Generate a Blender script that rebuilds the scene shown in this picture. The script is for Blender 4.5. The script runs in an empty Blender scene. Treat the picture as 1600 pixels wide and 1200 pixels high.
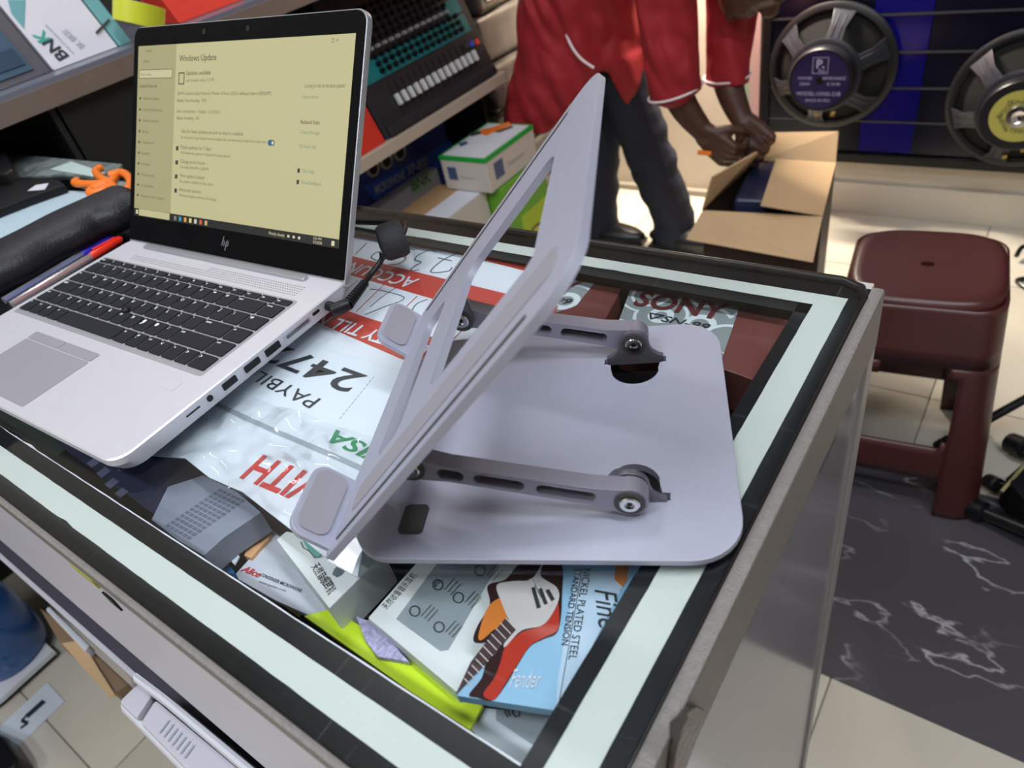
import bpy, bmesh, math, random
from mathutils import Vector, Matrix
random.seed(7)
C = bpy.context.scene.collection
HC = 0.87                      # height of the glass counter above the floor (m); coordinates below are relative to the glass

# ------------------------------------------------------------------ camera
R0 = Vector((0.8086, 0.5571, -0.1891)); R1 = Vector((0.2378, -0.6035, -0.7611)); R2 = Vector((-0.5382, 0.5704, -0.6205))
R2.normalize(); R0 = (R0 - R2*R0.dot(R2)).normalized(); R1 = R2.cross(R0)
FPX = 1095.66; EYE = Vector((0, 0, 0.2909))
cam = bpy.data.objects.new('camera', bpy.data.cameras.new('camera')); C.objects.link(cam)
cam.data.sensor_width = 36; cam.data.lens = 36*FPX/1600; cam.data.clip_start = 0.02
m = Matrix((R0, -R1, -R2)).transposed().to_4x4(); m.translation = EYE + Vector((0, 0, HC)); cam.matrix_world = m
cam.data.dof.use_dof = True; cam.data.dof.focus_distance = 0.50; cam.data.dof.aperture_fstop = 9.0
bpy.context.scene.camera = cam

# ------------------------------------------------------------------ world, lights, exposure
sc = bpy.context.scene
sc.view_settings.view_transform = 'Standard'; sc.view_settings.look = 'None'
sc.view_settings.gamma = 1; sc.view_settings.use_curve_mapping = False
sc.view_settings.exposure = 0.0
w = bpy.data.worlds.new('world'); sc.world = w; w.use_nodes = True
w.node_tree.nodes['Background'].inputs[0].default_value = (0.8, 0.85, 1, 1)
w.node_tree.nodes['Background'].inputs[1].default_value = 0.35
def area(name, loc, size, energy, color, target, sy=None):
    l = bpy.data.lights.new(name, 'AREA'); l.shape = 'RECTANGLE'; l.size = size; l.size_y = sy or size; l.energy = energy; l.color = color
    o = bpy.data.objects.new(name, l); C.objects.link(o); o.location = Vector(loc)+Vector((0, 0, HC))
    o.rotation_euler = (Vector(target)-Vector(loc)).to_track_quat('-Z', 'Y').to_euler(); return o
LIGHTS = [  # ceiling tube lights of the shop, plus two added lamps: location, length, width, energy, colour
    ((-0.25, -0.55, 1.70), 1.2, 0.12, 23, (0.86, 0.93, 1.0)),
    ((0.55, 0.35, 1.70), 1.2, 0.12, 24, (0.86, 0.93, 1.0)),
    ((-1.25, 0.75, 1.70), 1.0, 0.12, 8, (0.95, 0.96, 1.0)),
    ((-0.92, 2.08, 0.42), 0.4, 0.06, 44, (1.0, 0.90, 0.74)),  # added warm wall lamp, stands in for unseen strong light behind the person
    ((-0.95, -1.25, 1.70), 1.2, 0.12, 15, (0.88, 0.94, 1.0)),  # added fill lamp, brightens the low floor in front of the counter
]
for i, (p, a, b, e, c) in enumerate(LIGHTS):
    area('tube_light_lamp', (p[0], p[1], p[2]-0.06), a, e, c, (p[0], p[1], 0), b)

# ------------------------------------------------------------------ helpers
def G(px, py, z=0.0):          # photograph pixel -> point on the horizontal plane z
    d = R0*((px-800)/FPX) + R1*((py-600)/FPX) + R2
    return EYE + d*((z-EYE.z)/d.z)
def GY(px, py, y):             # pixel -> point on the vertical plane y
    d = R0*((px-800)/FPX) + R1*((py-600)/FPX) + R2
    return EYE + d*((y-EYE.y)/d.y)
def GX(px, py, x):
    d = R0*((px-800)/FPX) + R1*((py-600)/FPX) + R2
    return EYE + d*((x-EYE.x)/d.x)
def GP(px, py, O, N):          # pixel -> point on any plane
    d = R0*((px-800)/FPX) + R1*((py-600)/FPX) + R2
    return EYE + d*((O-EYE).dot(N)/d.dot(N))

def srgb(r, g, b):
    f = lambda v: (v/255/12.92) if v/255 <= 0.04045 else ((v/255+0.055)/1.055)**2.4
    return (f(r), f(g), f(b), 1)
MATS = {}
def mat(name, col, rough=0.5, metal=0.0, noise=0.0, nscale=30, bump=0.0, bscale=200, emit=None, coat=0.0, aniso=0, spec=None):
    if name in MATS: return MATS[name]
    m = bpy.data.materials.new(name); m.use_nodes = True; nt = m.node_tree; b = nt.nodes['Principled BSDF']
    b.inputs['Base Color'].default_value = col; b.inputs['Roughness'].default_value = rough; b.inputs['Metallic'].default_value = metal
    if coat: b.inputs['Coat Weight'].default_value = coat; b.inputs['Coat Roughness'].default_value = 0.08
    if spec is not None: b.inputs['Specular IOR Level'].default_value = spec
    tc = nt.nodes.new('ShaderNodeTexCoord')
    if noise:
        n = nt.nodes.new('ShaderNodeTexNoise'); n.inputs['Scale'].default_value = nscale; n.inputs['Detail'].default_value = 5
        nt.links.new(tc.outputs['Object'], n.inputs['Vector'])
        r = nt.nodes.new('ShaderNodeMapRange'); r.inputs[1].default_value = 0.3; r.inputs[2].default_value = 0.7
        r.inputs[3].default_value = 1-noise; r.inputs[4].default_value = 1+noise
        mx = nt.nodes.new('ShaderNodeMix'); mx.data_type = 'RGBA'; mx.blend_type = 'MULTIPLY'; mx.inputs[0].default_value = 1
        mx.inputs[6].default_value = col; nt.links.new(n.outputs[0], r.inputs[0]); nt.links.new(r.outputs[0], mx.inputs[7])
        nt.links.new(mx.outputs[2], b.inputs['Base Color'])
    if bump:
        n2 = nt.nodes.new('ShaderNodeTexNoise'); n2.inputs['Scale'].default_value = bscale; n2.inputs['Detail'].default_value = 4
        nt.links.new(tc.outputs['Object'], n2.inputs['Vector'])
        bp = nt.nodes.new('ShaderNodeBump'); bp.inputs['Strength'].default_value = bump; bp.inputs['Distance'].default_value = 0.002
        nt.links.new(n2.outputs[0], bp.inputs['Height']); nt.links.new(bp.outputs[0], b.inputs['Normal'])
    if emit: b.inputs['Emission Color'].default_value = emit[0]; b.inputs['Emission Strength'].default_value = emit[1]
    MATS[name] = m; return m

class MB:
    def __init__(s): s.v = []; s.f = []; s.m = Matrix.Identity(4)
    def add(s, vs, fs):
        o = len(s.v); s.v += [s.m @ Vector(v) for v in vs]; s.f += [[i+o for i in f] for f in fs]; return s
    def box(s, x0, x1, y0, y1, z0, z1):
        return s.prism([(x0, y0), (x1, y0), (x1, y1), (x0, y1)], z0, z1)
    def prism(s, pts, z0, z1):
        n = len(pts); a = sum(pts[i][0]*pts[(i+1) % n][1]-pts[(i+1) % n][0]*pts[i][1] for i in range(n))
        if a < 0: pts = pts[::-1]
        vs = [(p[0], p[1], z0) for p in pts]+[(p[0], p[1], z1) for p in pts]
        fs = [list(range(n))[::-1], list(range(n, 2*n))]+[[i, (i+1) % n, n+(i+1) % n, n+i] for i in range(n)]
        return s.add(vs, fs)
    def solid(s, pts, off):     # planar 3D polygon extruded by vector off
        n = len(pts); off = Vector(off); pts = [Vector(p) for p in pts]
        nr = Vector((0, 0, 0))
        for i in range(n): nr += pts[i].cross(pts[(i+1) % n])
        if nr.dot(off) < 0: pts = pts[::-1]
        vs = pts+[p+off for p in pts]
        return s.add(vs, [list(range(n))[::-1], list(range(n, 2*n))]+[[i, (i+1) % n, n+(i+1) % n, n+i] for i in range(n)])
    def holed(s, outer, holes, z0, z1):   # plate with holes, triangulated by bmesh
        bm = bmesh.new(); es = []
        for lp in [outer]+holes:
            vs = [bm.verts.new((p[0], p[1], 0)) for p in lp]
            es += [bm.edges.new((vs[i], vs[(i+1) % len(vs)])) for i in range(len(vs))]
        bmesh.ops.triangle_fill(bm, use_beauty=True, edges=es)
        bm.verts.index_update(); V = [v.co.copy() for v in bm.verts]
        F = [[v.index for v in f.verts] for f in bm.faces]; bd = [[v.index for v in e.verts] for e in bm.edges if len(e.link_faces) == 1]
        bm.free(); n = len(V)
        vs = [(v.x, v.y, z0) for v in V]+[(v.x, v.y, z1) for v in V]
        fs = []
        for f in F:
            a, b, c = [V[i] for i in f]
            if (b-a).cross(c-a).z < 0: f = f[::-1]
            fs += [f[::-1], [i+n for i in f]]
        fs += [[a, b, b+n, a+n] for a, b in bd]
        return s.add(vs, fs)
    def tube(s, path, r, seg=12, cap=True):
        path = [Vector(p) for p in path]; n = len(path); rs = r if isinstance(r, (list, tuple)) else [r]*n
        up = None; vs = []; fs = []
        for i, p in enumerate(path):
            t = (path[min(i+1, n-1)]-path[max(i-1, 0)]).normalized()
            if up is None: up = t.orthogonal().normalized()
            up = (up-t*up.dot(t)).normalized(); b = t.cross(up)
            for k in range(seg):
                a = 2*math.pi*k/seg; vs.append(p+(up*math.cos(a)+b*math.sin(a))*rs[i])
        for i in range(n-1):
            for k in range(seg): fs.append([i*seg+k, i*seg+(k+1) % seg, (i+1)*seg+(k+1) % seg, (i+1)*seg+k])
        if cap: fs += [list(range(seg))[::-1], [(n-1)*seg+k for k in range(seg)]]
        return s.add(vs, fs)
    def lathe(s, prof, seg=32, cap=True):   # profile (r, z) about local z
        vs = []; fs = []; n = len(prof)
        for r, z in prof:
            for k in range(seg):
                a = 2*math.pi*k/seg; vs.append((r*math.cos(a), r*math.sin(a), z))
        for i in range(n-1):
            for k in range(seg): fs.append([i*seg+k, i*seg+(k+1) % seg, (i+1)*seg+(k+1) % seg, (i+1)*seg+k])
        if cap: fs += [list(range(seg))[::-1], [(n-1)*seg+k for k in range(seg)]]
        return s.add(vs, fs)
    def ell(s, c, r, seg=16, rings=10):
        vs = []; fs = []
        for i in range(rings+1):
            th = math.pi*i/rings
            for k in range(seg):
                a = 2*math.pi*k/seg; vs.append((c[0]+r[0]*math.sin(th)*math.cos(a), c[1]+r[1]*math.sin(th)*math.sin(a), c[2]-r[2]*math.cos(th)))
        for i in range(rings):
            for k in range(seg): fs.append([i*seg+k, i*seg+(k+1) % seg, (i+1)*seg+(k+1) % seg, (i+1)*seg+k])
        return s.add(vs, fs)
ORG = {}
def link(o, parent=None, origin=None):
    C.objects.link(o); origin = Vector(origin); ORG[o.name] = origin
    if parent is None: o.location = origin+Vector((0, 0, HC))
    else: o.parent = parent; o.location = origin-ORG[parent.name]
    return o
def build(mb, name, m, parent=None, smooth=False, bevel=0.0, origin=None, bseg=2, subd=0, kind=None, label=None, auto=40):
    me = bpy.data.meshes.new(name); vs = mb.v
    if origin is None:
        lo = [min(v[i] for v in vs) for i in range(3)]; hi = [max(v[i] for v in vs) for i in range(3)]
        origin = Vector(((lo[0]+hi[0])/2, (lo[1]+hi[1])/2, lo[2]))
    origin = Vector(origin)
    me.from_pydata([v-origin for v in vs], [], mb.f); me.materials.append(m)
    if smooth: me.polygons.foreach_set('use_smooth', [True]*len(me.polygons))
    if bevel or subd or smooth:
        bm = bmesh.new(); bm.from_mesh(me)
        if bevel or subd: bmesh.ops.remove_doubles(bm, verts=bm.verts, dist=1e-6)
        if bevel:
            es = [e for e in bm.edges if len(e.link_faces) == 2 and e.calc_face_angle(0) > 0.6]
            bmesh.ops.bevel(bm, geom=es, offset=bevel, segments=bseg, profile=0.5, affect='EDGES', clamp_overlap=True)
        bm.normal_update()
        if smooth or bevel:
            for f in bm.faces: f.smooth = True
            for e in bm.edges:
                if len(e.link_faces) == 2 and e.calc_face_angle(0) > math.radians(auto): e.smooth = False
        bm.to_mesh(me); bm.free()
    o = bpy.data.objects.new(name, me); link(o, parent, origin)
    if subd:
        s = o.modifiers.new('sub', 'SUBSURF'); s.levels = subd; s.render_levels = subd
    if bevel and not subd:
        wn = o.modifiers.new('wn', 'WEIGHTED_NORMAL'); wn.keep_sharp = True; wn.weight = 100
    if kind: o['kind'] = kind
    if label: o['label'] = label
    return o
def thing(name, label, cat, origin=(0, 0, 0), group=None):
    o = bpy.data.objects.new(name, None); o.empty_display_size = 0.05; link(o, None, origin); return tag(o, label, cat, group)
def tag(o, label, cat, group=None):
    o['label'] = label; o['category'] = cat
    if group: o['group'] = group
    return o
def struct(o): o['kind'] = 'structure'; return o
def frame(o, x, y=None, z=None):
    x = Vector(x).normalized()
    if z is None: y = Vector(y).normalized(); z = x.cross(y).normalized(); y = z.cross(x)
    else: z = Vector(z).normalized(); y = z.cross(x).normalized(); x = y.cross(z)
    m = Matrix((x, y, z)).transposed().to_4x4(); m.translation = Vector(o); return m
def place(me, name, loc, parent, rot=None):      # copy sharing mesh data
    o = bpy.data.objects.new(name, me); link(o, parent, loc)
    if rot: o.rotation_euler = rot
    return o
def rrect(x0, x1, y0, y1, r, n=6):
    if not isinstance(r, (list, tuple)): r = [r]*4
    P = []
    for (cx, cy, a0, rr) in ((x1-r[0], y1-r[0], 0, r[0]), (x0+r[1], y1-r[1], 90, r[1]), (x0+r[2], y0+r[2], 180, r[2]), (x1-r[3], y0+r[3], 270, r[3])):
        for k in range(n+1):
            a = math.radians(a0+90*k/n); P.append((cx+rr*math.cos(a), cy+rr*math.sin(a)))
    return P
def arc(cx, cy, r, a0, a1, n=20):
    return [(cx+r*math.cos(math.radians(a0+(a1-a0)*k/n)), cy+r*math.sin(math.radians(a0+(a1-a0)*k/n))) for k in range(n+1)]
def smoothpath(pts, n=8):
    pts = [Vector(p) for p in pts]; out = []
    for i in range(len(pts)-1):
        p0 = pts[max(i-1, 0)]; p1 = pts[i]; p2 = pts[i+1]; p3 = pts[min(i+2, len(pts)-1)]
        for k in range(n):
            t = k/n; out.append(0.5*((2*p1)+(p2-p0)*t+(2*p0-5*p1+4*p2-p3)*t*t+(3*p1-p0-3*p2+p3)*t*t*t))
    out.append(pts[-1]); return out
_T = {}
def glyphs(s, bold=0.0, shear=0.0):
    k = (s, bold, shear)
    if k in _T: return _T[k]
    cu = bpy.data.curves.new('t', 'FONT'); cu.body = s; cu.size = 1; cu.offset = bold; cu.shear = shear; cu.resolution_u = 3; cu.fill_mode = 'FRONT'
    ob = bpy.data.objects.new('t', cu); C.objects.link(ob); dg = bpy.context.evaluated_depsgraph_get(); dg.update()
    me = bpy.data.meshes.new_from_object(ob.evaluated_get(dg)); V = [v.co.copy() for v in me.vertices]; F = [list(p.vertices) for p in me.polygons]
    bpy.data.objects.remove(ob); bpy.data.curves.remove(cu); bpy.data.meshes.remove(me)
    x0 = min(v.x for v in V); x1 = max(v.x for v in V); y1 = max(v.y for v in V)
    _T[k] = ([Vector((v.x-x0, v.y, 0)) for v in V], F, x1-x0, y1); return _T[k]
def write(mb, s, start, xdir, up, width=None, height=None, bold=0.0, shear=0.0, lift=0.0004):
    """flat print: text starts at start, runs along xdir; letters point along up"""
    V, F, W, H = glyphs(s, bold, shear); xdir = Vector(xdir).normalized(); up = Vector(up); up = (up-xdir*up.dot(xdir)).normalized(); n = xdir.cross(up)
    sx = (width/W) if width else height/H; sy = (height/H) if height else sx
    start = Vector(start)+n*lift
    mb.add([start+xdir*(v.x*sx)+up*(v.y*sy) for v in V], F); return mb
def write_px(mb, s, a, b, z, height=None, **k):   # lettering on a horizontal sheet between two points seen in the photo
    A = G(a[0], a[1], z); B = G(b[0], b[1], z); d = B-A
    return write(mb, s, A, d, Vector((-d.y, d.x, 0)), width=d.length, height=height, **k)
def quad_px(mb, px, z, th):
    mb.prism([(G(x, y, z).x, G(x, y, z).y) for x, y in px], z-th, z); return mb
def stroke(mb, pts, wd, n, lift=0.0003):   # flat ribbon along 3D points, on plane with normal n
    n = Vector(n).normalized(); pts = [Vector(p)+n*lift for p in pts]; vs = []; fs = []
    for i, p in enumerate(pts):
        t = (pts[min(i+1, len(pts)-1)]-pts[max(i-1, 0)]).normalized(); s_ = n.cross(t)*wd/2; vs += [p-s_, p+s_]
    for i in range(len(pts)-1): fs.append([2*i, 2*i+2, 2*i+3, 2*i+1])
    mb.add(vs, fs); return mb
def remesh(mb, voxel, sm=4):
    me = bpy.data.meshes.new('r'); me.from_pydata(mb.v, [], mb.f); ob = bpy.data.objects.new('r', me); C.objects.link(ob)
    r = ob.modifiers.new('r', 'REMESH'); r.mode = 'VOXEL'; r.voxel_size = voxel
    s = ob.modifiers.new('s', 'SMOOTH'); s.iterations = sm; s.factor = 0.5
    dg = bpy.context.evaluated_depsgraph_get(); dg.update(); e = bpy.data.meshes.new_from_object(ob.evaluated_get(dg))
    o2 = MB(); o2.v = [v.co.copy() for v in e.vertices]; o2.f = [list(p.vertices) for p in e.polygons]
    bpy.data.objects.remove(ob); bpy.data.meshes.remove(e); return o2
def limb(mb, pts, rs, seg=14):  # rounded tapered limb
    mb.tube(smoothpath(pts, 5) if len(pts) > 2 else pts, rinterp(rs, 5) if len(pts) > 2 else rs, seg)
    mb.ell(pts[0], (rs[0],)*3, seg, 8); mb.ell(pts[-1], (rs[-1],)*3, seg, 8); return mb
def rinterp(rs, n):
    out = []
    for i in range(len(rs)-1):
        for k in range(n): out.append(rs[i]+(rs[i+1]-rs[i])*k/n)
    return out+[rs[-1]]

# ------------------------------------------------------------------ materials
M_alu = mat('laptop_silver', srgb(203, 200, 207), 0.42, 0.35, 0.015, 60)
M_lap2 = mat('laptop_silver_edge', srgb(176, 178, 184), 0.3, 0.6)
M_black = mat('black_plastic', srgb(16, 16, 19), 0.4, spec=0.3)
M_bezel = mat('screen_bezel', srgb(6, 6, 8), 0.45, spec=0.08)
M_key = mat('key_black', srgb(30, 30, 38), 0.5, spec=0.2)
M_well = mat('keyboard_well', srgb(168, 166, 172), 0.45, 0.5)
M_stand = mat('stand_alu', srgb(162, 163, 179), 0.46, 0.3, 0.015, 90, 0.08, 2500)
M_standd = mat('stand_rubber', srgb(136, 132, 140), 0.6)
M_rubdark = mat('dark_rubber', srgb(60, 57, 57), 0.6)
M_chrome = mat('chrome', srgb(215, 215, 215), 0.15, 1.0)
M_white = mat('white_paint', srgb(212, 213, 222), 0.45, 0, 0.02, 8)
M_paper = mat('white_paper', srgb(206, 213, 222), 0.5, 0, 0.02, 10)
M_redp = mat('sign_red', srgb(178, 62, 50), 0.45)
M_ink = mat('ink_black', srgb(38, 44, 50), 0.5)
M_inkred = mat('ink_red', srgb(188, 44, 40), 0.5)
M_inkgreen = mat('ink_green', srgb(30, 130, 80), 0.5)
M_inkgrey = mat('ink_grey', srgb(150, 158, 166), 0.5)
M_pen = mat('marker_blue_black', srgb(60, 78, 96), 0.5)
M_tapew = mat('white_tape', srgb(192, 198, 193), 0.4, 0, 0.015, 15)
M_wall = mat('wall_cream', srgb(196, 186, 170), 0.6, 0, 0.06, 3, 0.1, 60)
M_ceil = mat('ceiling_grey', srgb(150, 148, 146), 0.8)
M_floor = mat('tile_cream', srgb(200, 192, 178), 0.18, 0, 0.05, 6)
M_grout = mat('grout', srgb(158, 150, 138), 0.9)
M_stool = mat('maroon_plastic', srgb(72, 32, 31), 0.36, 0, 0.05, 20, 0.06, 60)
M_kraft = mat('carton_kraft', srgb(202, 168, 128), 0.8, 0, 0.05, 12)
M_kraftd = mat('carton_dark_brown', srgb(62, 44, 34), 0.6, 0, 0.05, 12)  # dark brown for the carton walls; the flaps are paler kraft
M_redbox = mat('red_carton', srgb(208, 52, 36), 0.5)
M_orange = mat('orange_plastic', srgb(238, 120, 30), 0.4)
M_navy = mat('navy_print', srgb(28, 34, 62), 0.45)
M_skin = mat('skin', srgb(72, 44, 32), 0.5, 0, 0.06, 40)
M_coat = mat('red_coat', srgb(150, 22, 32), 0.75, 0, 0.06, 14, 0.3, 90)
M_trouser = mat('navy_trousers', srgb(28, 30, 46), 0.85, 0, 0.08, 20, 0.3, 120)
M_piping = mat('white_piping', srgb(228, 214, 214), 0.6)
M_darkm = mat('dark_interior', srgb(14, 14, 15), 0.6)
def striated(name, col, ax):      # black adhesive tape with fine cross lines and scuffs
    m = mat(name, col, 0.3); nt = m.node_tree; b = nt.nodes['Principled BSDF']; tc = nt.nodes.new('ShaderNodeTexCoord')
    mp = nt.nodes.new('ShaderNodeMapping'); s = [3, 3, 3]; s[ax] = 160; mp.inputs['Scale'].default_value = s
    n = nt.nodes.new('ShaderNodeTexNoise'); n.inputs['Scale'].default_value = 1.0; n.inputs['Detail'].default_value = 3
    r = nt.nodes.new('ShaderNodeValToRGB'); r.color_ramp.elements[0].position = 0.62; r.color_ramp.elements[0].color = col
    r.color_ramp.elements[1].position = 0.8; r.color_ramp.elements[1].color = srgb(90, 94, 98)
    nt.links.new(tc.outputs['Object'], mp.inputs['Vector']); nt.links.new(mp.outputs[0], n.inputs['Vector']); nt.links.new(n.outputs[0], r.inputs[0]); nt.links.new(r.outputs[0], b.inputs['Base Color']); return m
M_tapebx = striated('black_tape_x', srgb(14, 16, 18), 0)
M_tapeby = striated('black_tape_y', srgb(24, 27, 31), 1)
def glass_mat(name, tint, ior=1.5, rough=0.0, haze=0.0):
    m = bpy.data.materials.new(name); m.use_nodes = True; nt = m.node_tree; nt.nodes.clear()
    out = nt.nodes.new('ShaderNodeOutputMaterial'); tr = nt.nodes.new('ShaderNodeBsdfTransparent'); tr.inputs[0].default_value = tint
    gl = nt.nodes.new('ShaderNodeBsdfGlossy'); gl.inputs['Roughness'].default_value = rough; fr = nt.nodes.new('ShaderNodeFresnel'); fr.inputs[0].default_value = ior
    mx = nt.nodes.new('ShaderNodeMixShader'); nt.links.new(fr.outputs[0], mx.inputs[0]); nt.links.new(tr.outputs[0], mx.inputs[1]); nt.links.new(gl.outputs[0], mx.inputs[2])
    last = mx
    if haze:
        df = nt.nodes.new('ShaderNodeBsdfDiffuse'); df.inputs[0].default_value = (0.6, 0.62, 0.65, 1); m2 = nt.nodes.new('ShaderNodeMixShader'); m2.inputs[0].default_value = haze
        nt.links.new(mx.outputs[0], m2.inputs[1]); nt.links.new(df.outputs[0], m2.inputs[2]); last = m2
    nt.links.new(last.outputs[0], out.inputs[0]); return m
M_glass = glass_mat('counter_glass', (0.955, 0.97, 0.96, 1), 1.42, 0.015)
M_film = glass_mat('plastic_film', (0.95, 0.95, 0.95, 1), 1.45, 0.12, 0.06)
def marble(name):
    m = mat(name, srgb(66, 63, 68), 0.38); nt = m.node_tree; b = nt.nodes['Principled BSDF']; tc = nt.nodes.new('ShaderNodeTexCoord')
    mp = nt.nodes.new('ShaderNodeMapping'); mp.inputs['Rotation'].default_value = (0, 0, 0.35); mp.inputs['Scale'].default_value = (1.5, 3.6, 1)
    n = nt.nodes.new('ShaderNodeTexNoise'); n.inputs['Scale'].default_value = 2.1; n.inputs['Detail'].default_value = 5; n.inputs['Roughness'].default_value = 0.5
    mt = nt.nodes.new('ShaderNodeMath'); mt.operation = 'SUBTRACT'; mt.inputs[1].default_value = 0.5
    ab = nt.nodes.new('ShaderNodeMath'); ab.operation = 'ABSOLUTE'
    r = nt.nodes.new('ShaderNodeValToRGB'); e = r.color_ramp.elements; e[0].position = 0.0; e[0].color = srgb(170, 166, 172); e[1].position = 0.010; e[1].color = srgb(72, 68, 74)
    n2 = nt.nodes.new('ShaderNodeTexNoise'); n2.inputs['Scale'].default_value = 5.5
    r2 = nt.nodes.new('ShaderNodeMapRange'); r2.inputs[1].default_value = 0.40; r2.inputs[2].default_value = 0.58
    mx = nt.nodes.new('ShaderNodeMix'); mx.data_type = 'RGBA'; mx.inputs[6].default_value = srgb(72, 68, 74)
    nt.links.new(tc.outputs['Object'], mp.inputs['Vector']); nt.links.new(mp.outputs[0], n.inputs['Vector']); nt.links.new(n.outputs[0], mt.inputs[0]); nt.links.new(mt.outputs[0], ab.inputs[0])
    nt.links.new(ab.outputs[0], r.inputs[0]); nt.links.new(tc.outputs['Object'], n2.inputs['Vector']); nt.links.new(n2.outputs[0], r2.inputs[0])
    nt.links.new(r2.outputs[0], mx.inputs[0]); nt.links.new(r.outputs[0], mx.inputs[7]); nt.links.new(mx.outputs[2], b.inputs['Base Color']); return m
M_marble = marble('black_marble_vinyl')

# ------------------------------------------------------------------ room shell
FZ = -HC
XL, XR, YF, YB, ZC = -1.78, 2.2, -1.9, 2.19, 1.73
fl = struct(build(MB().box(XL-0.05, XR+0.05, YF-0.05, YB+0.6, FZ-0.06, FZ-0.004), 'floor', M_grout))
t = MB().box(-0.2487, 0.2487, -0.2487, 0.2487, -0.004, 0)
t0 = build(t, 'tile', M_floor, fl, bevel=0.001, origin=(0, 0, 0)); tile_me = t0.data
first = True
for i in range(-3, 5):
    for j in range(-4, 6):
        x = -0.33+0.5*i; y = 0.13+0.5*j
        if x < XL+0.2 or y > 2.75: continue
        if first: t0.location = Vector((x, y, FZ))-ORG['floor']; first = False
        else: place(tile_me, 'tile', (x, y, FZ), fl)
wb = MB(); wb.box(XL-0.05, -1.02, YB+0.02, YB+0.12, FZ, ZC); wb.box(-0.80, XR+0.05, YB, YB+0.1, FZ, ZC); wb.box(-1.02, -0.80, YB+0.02, YB+0.1, FZ, ZC)
struct(build(wb, 'wall_back', M_wall))
struct(build(MB().box(XL-0.1, XL, YF, YB+0.1, FZ, ZC), 'wall_left', M_wall))
struct(build(MB().box(XR, XR+0.1, YF, YB, FZ, ZC), 'wall_right', M_wall))
struct(build(MB().box(XL, XR, YF-0.1, YF, FZ, ZC), 'wall_front', M_wall))
struct(build(MB().box(XL-0.1, XR+0.1, YF-0.1, YB+0.15, ZC, ZC+0.08), 'ceiling', M_ceil))
M_post = mat('door_frame_green_grey', srgb(150, 168, 150), 0.5); M_pink = mat('pink_grey_edge', srgb(190, 160, 158), 0.5)
struct(build(MB().box(-0.81, -0.775, YB-0.03, YB, FZ, ZC), 'trim_1', M_post, bevel=0.002))
struct(build(MB().box(-0.775, -0.745, YB-0.035, YB, FZ, ZC), 'trim_2', M_pink, bevel=0.002))
M_skirt = mat('skirting_grey', srgb(150, 140, 128), 0.5, 0, 0.06, 5)
struct(build(MB().box(-0.745, XR, YB-0.012, YB, FZ, FZ+0.10), 'baseboard_back', M_wall, bevel=0.002))
struct(build(MB().box(XL, -0.81, YB-0.005, YB+0.02, FZ, FZ+0.02), 'baseboard_left', M_skirt, bevel=0.002))
# ceiling tube lights, with the added wall and front lamps
M_tube = mat('tube_glow', (1, 1, 1, 1), 0.5, emit=((0.95, 0.97, 1, 1), 6)); M_tubew = mat('tube_glow_warm', (1, 1, 1, 1), 0.5, emit=((1, 0.92, 0.8, 1), 6))
for i, (p, a, b, e, c) in enumerate(LIGHTS):
    if i == 3:
        t = thing('added_wall_light', 'warm strip light added on the back wall, standing in for unseen light behind the person', 'light', (p[0], p[1], p[2]-0.05))
        build(MB().box(p[0]-a/2, p[0]+a/2, p[1]-0.03, YB+0.02, p[2]-0.02, p[2]+0.03), 'housing', M_white, t, bevel=0.004)
        build(MB().tube([(p[0]-a/2+0.02, p[1], p[2]-0.034), (p[0]+a/2-0.02, p[1], p[2]-0.034)], 0.012, 16), 'tube', M_tubew, t, smooth=True); continue
    t = thing('ceiling_light', ['white tube light on the ceiling behind the camera', 'white tube light on the ceiling right of the display counter',
              'tube light on the ceiling above the left shelves', '', 'white tube light added on the ceiling near the front wall to brighten the floor there'][i], 'light', (p[0], p[1], ZC-0.07))
    build(MB().box(p[0]-a/2, p[0]+a/2, p[1]-0.03, p[1]+0.03, ZC-0.045, ZC), 'housing', M_white, t, bevel=0.004)
    build(MB().tube([(p[0]-a/2+0.02, p[1], ZC-0.062), (p[0]+a/2-0.02, p[1], ZC-0.062)], 0.014, 16), 'tube', M_tubew if i == 3 else M_tube, t, smooth=True)

# floor mat
tag(build(MB().box(-0.62, 1.55, 0.646, 1.135, FZ, FZ+0.002), 'floor_mat', M_marble), 'black marble-patterned vinyl mat on the tiled floor beside the counter', 'mat')

# ------------------------------------------------------------------ display counter
X0, X1, Y0, Y1 = -1.62, -0.075, 0.033, 0.457
M_lam = mat('counter_trim_taupe', srgb(118, 112, 108), 0.45, 0, 0.10, 260, 0.5, 900)
M_lamlight = mat('counter_trim_light', srgb(178, 172, 166), 0.5, 0, 0.05, 200)
M_panel = mat('grey_gloss_panel', srgb(132, 130, 138), 0.16, 0, 0.03, 3, spec=0.35)
M_board = mat('white_melamine', srgb(196, 194, 206), 0.4, 0, 0.02, 6)
cn = thing('display_counter', 'long glass-topped display counter with taupe trim and black and white taped border', 'counter', (-0.85, 0.245, FZ))
fr = MB(); fr.box(X1, X1+0.009, Y0-0.004, Y1-0.006, -0.052, -0.002); build(fr, 'side_rail', M_lam, cn, bevel=0.0025, label='taupe textured right rail')
fr = MB(); fr.box(X0, X1, Y0-0.0045, Y0, -0.014, 0.0); build(fr, 'front_rail', M_lam, cn, bevel=0.002)
M_darktrim = mat('dark_trim', srgb(26, 22, 21), 0.3)
fr = MB(); fr.tube([(X0, Y1-0.002, -0.004), (X1-0.02, Y1-0.002, -0.004), (X1-0.006, Y1-0.008, -0.004), (X1-0.0008, Y1-0.02, -0.004), (X1-0.0005, Y1-0.05, -0.0035), (X1-0.0005, Y0, -0.0035)], [0.0034, 0.0034, 0.0032, 0.0026, 0.0012, 0.0008], 10)
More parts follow.
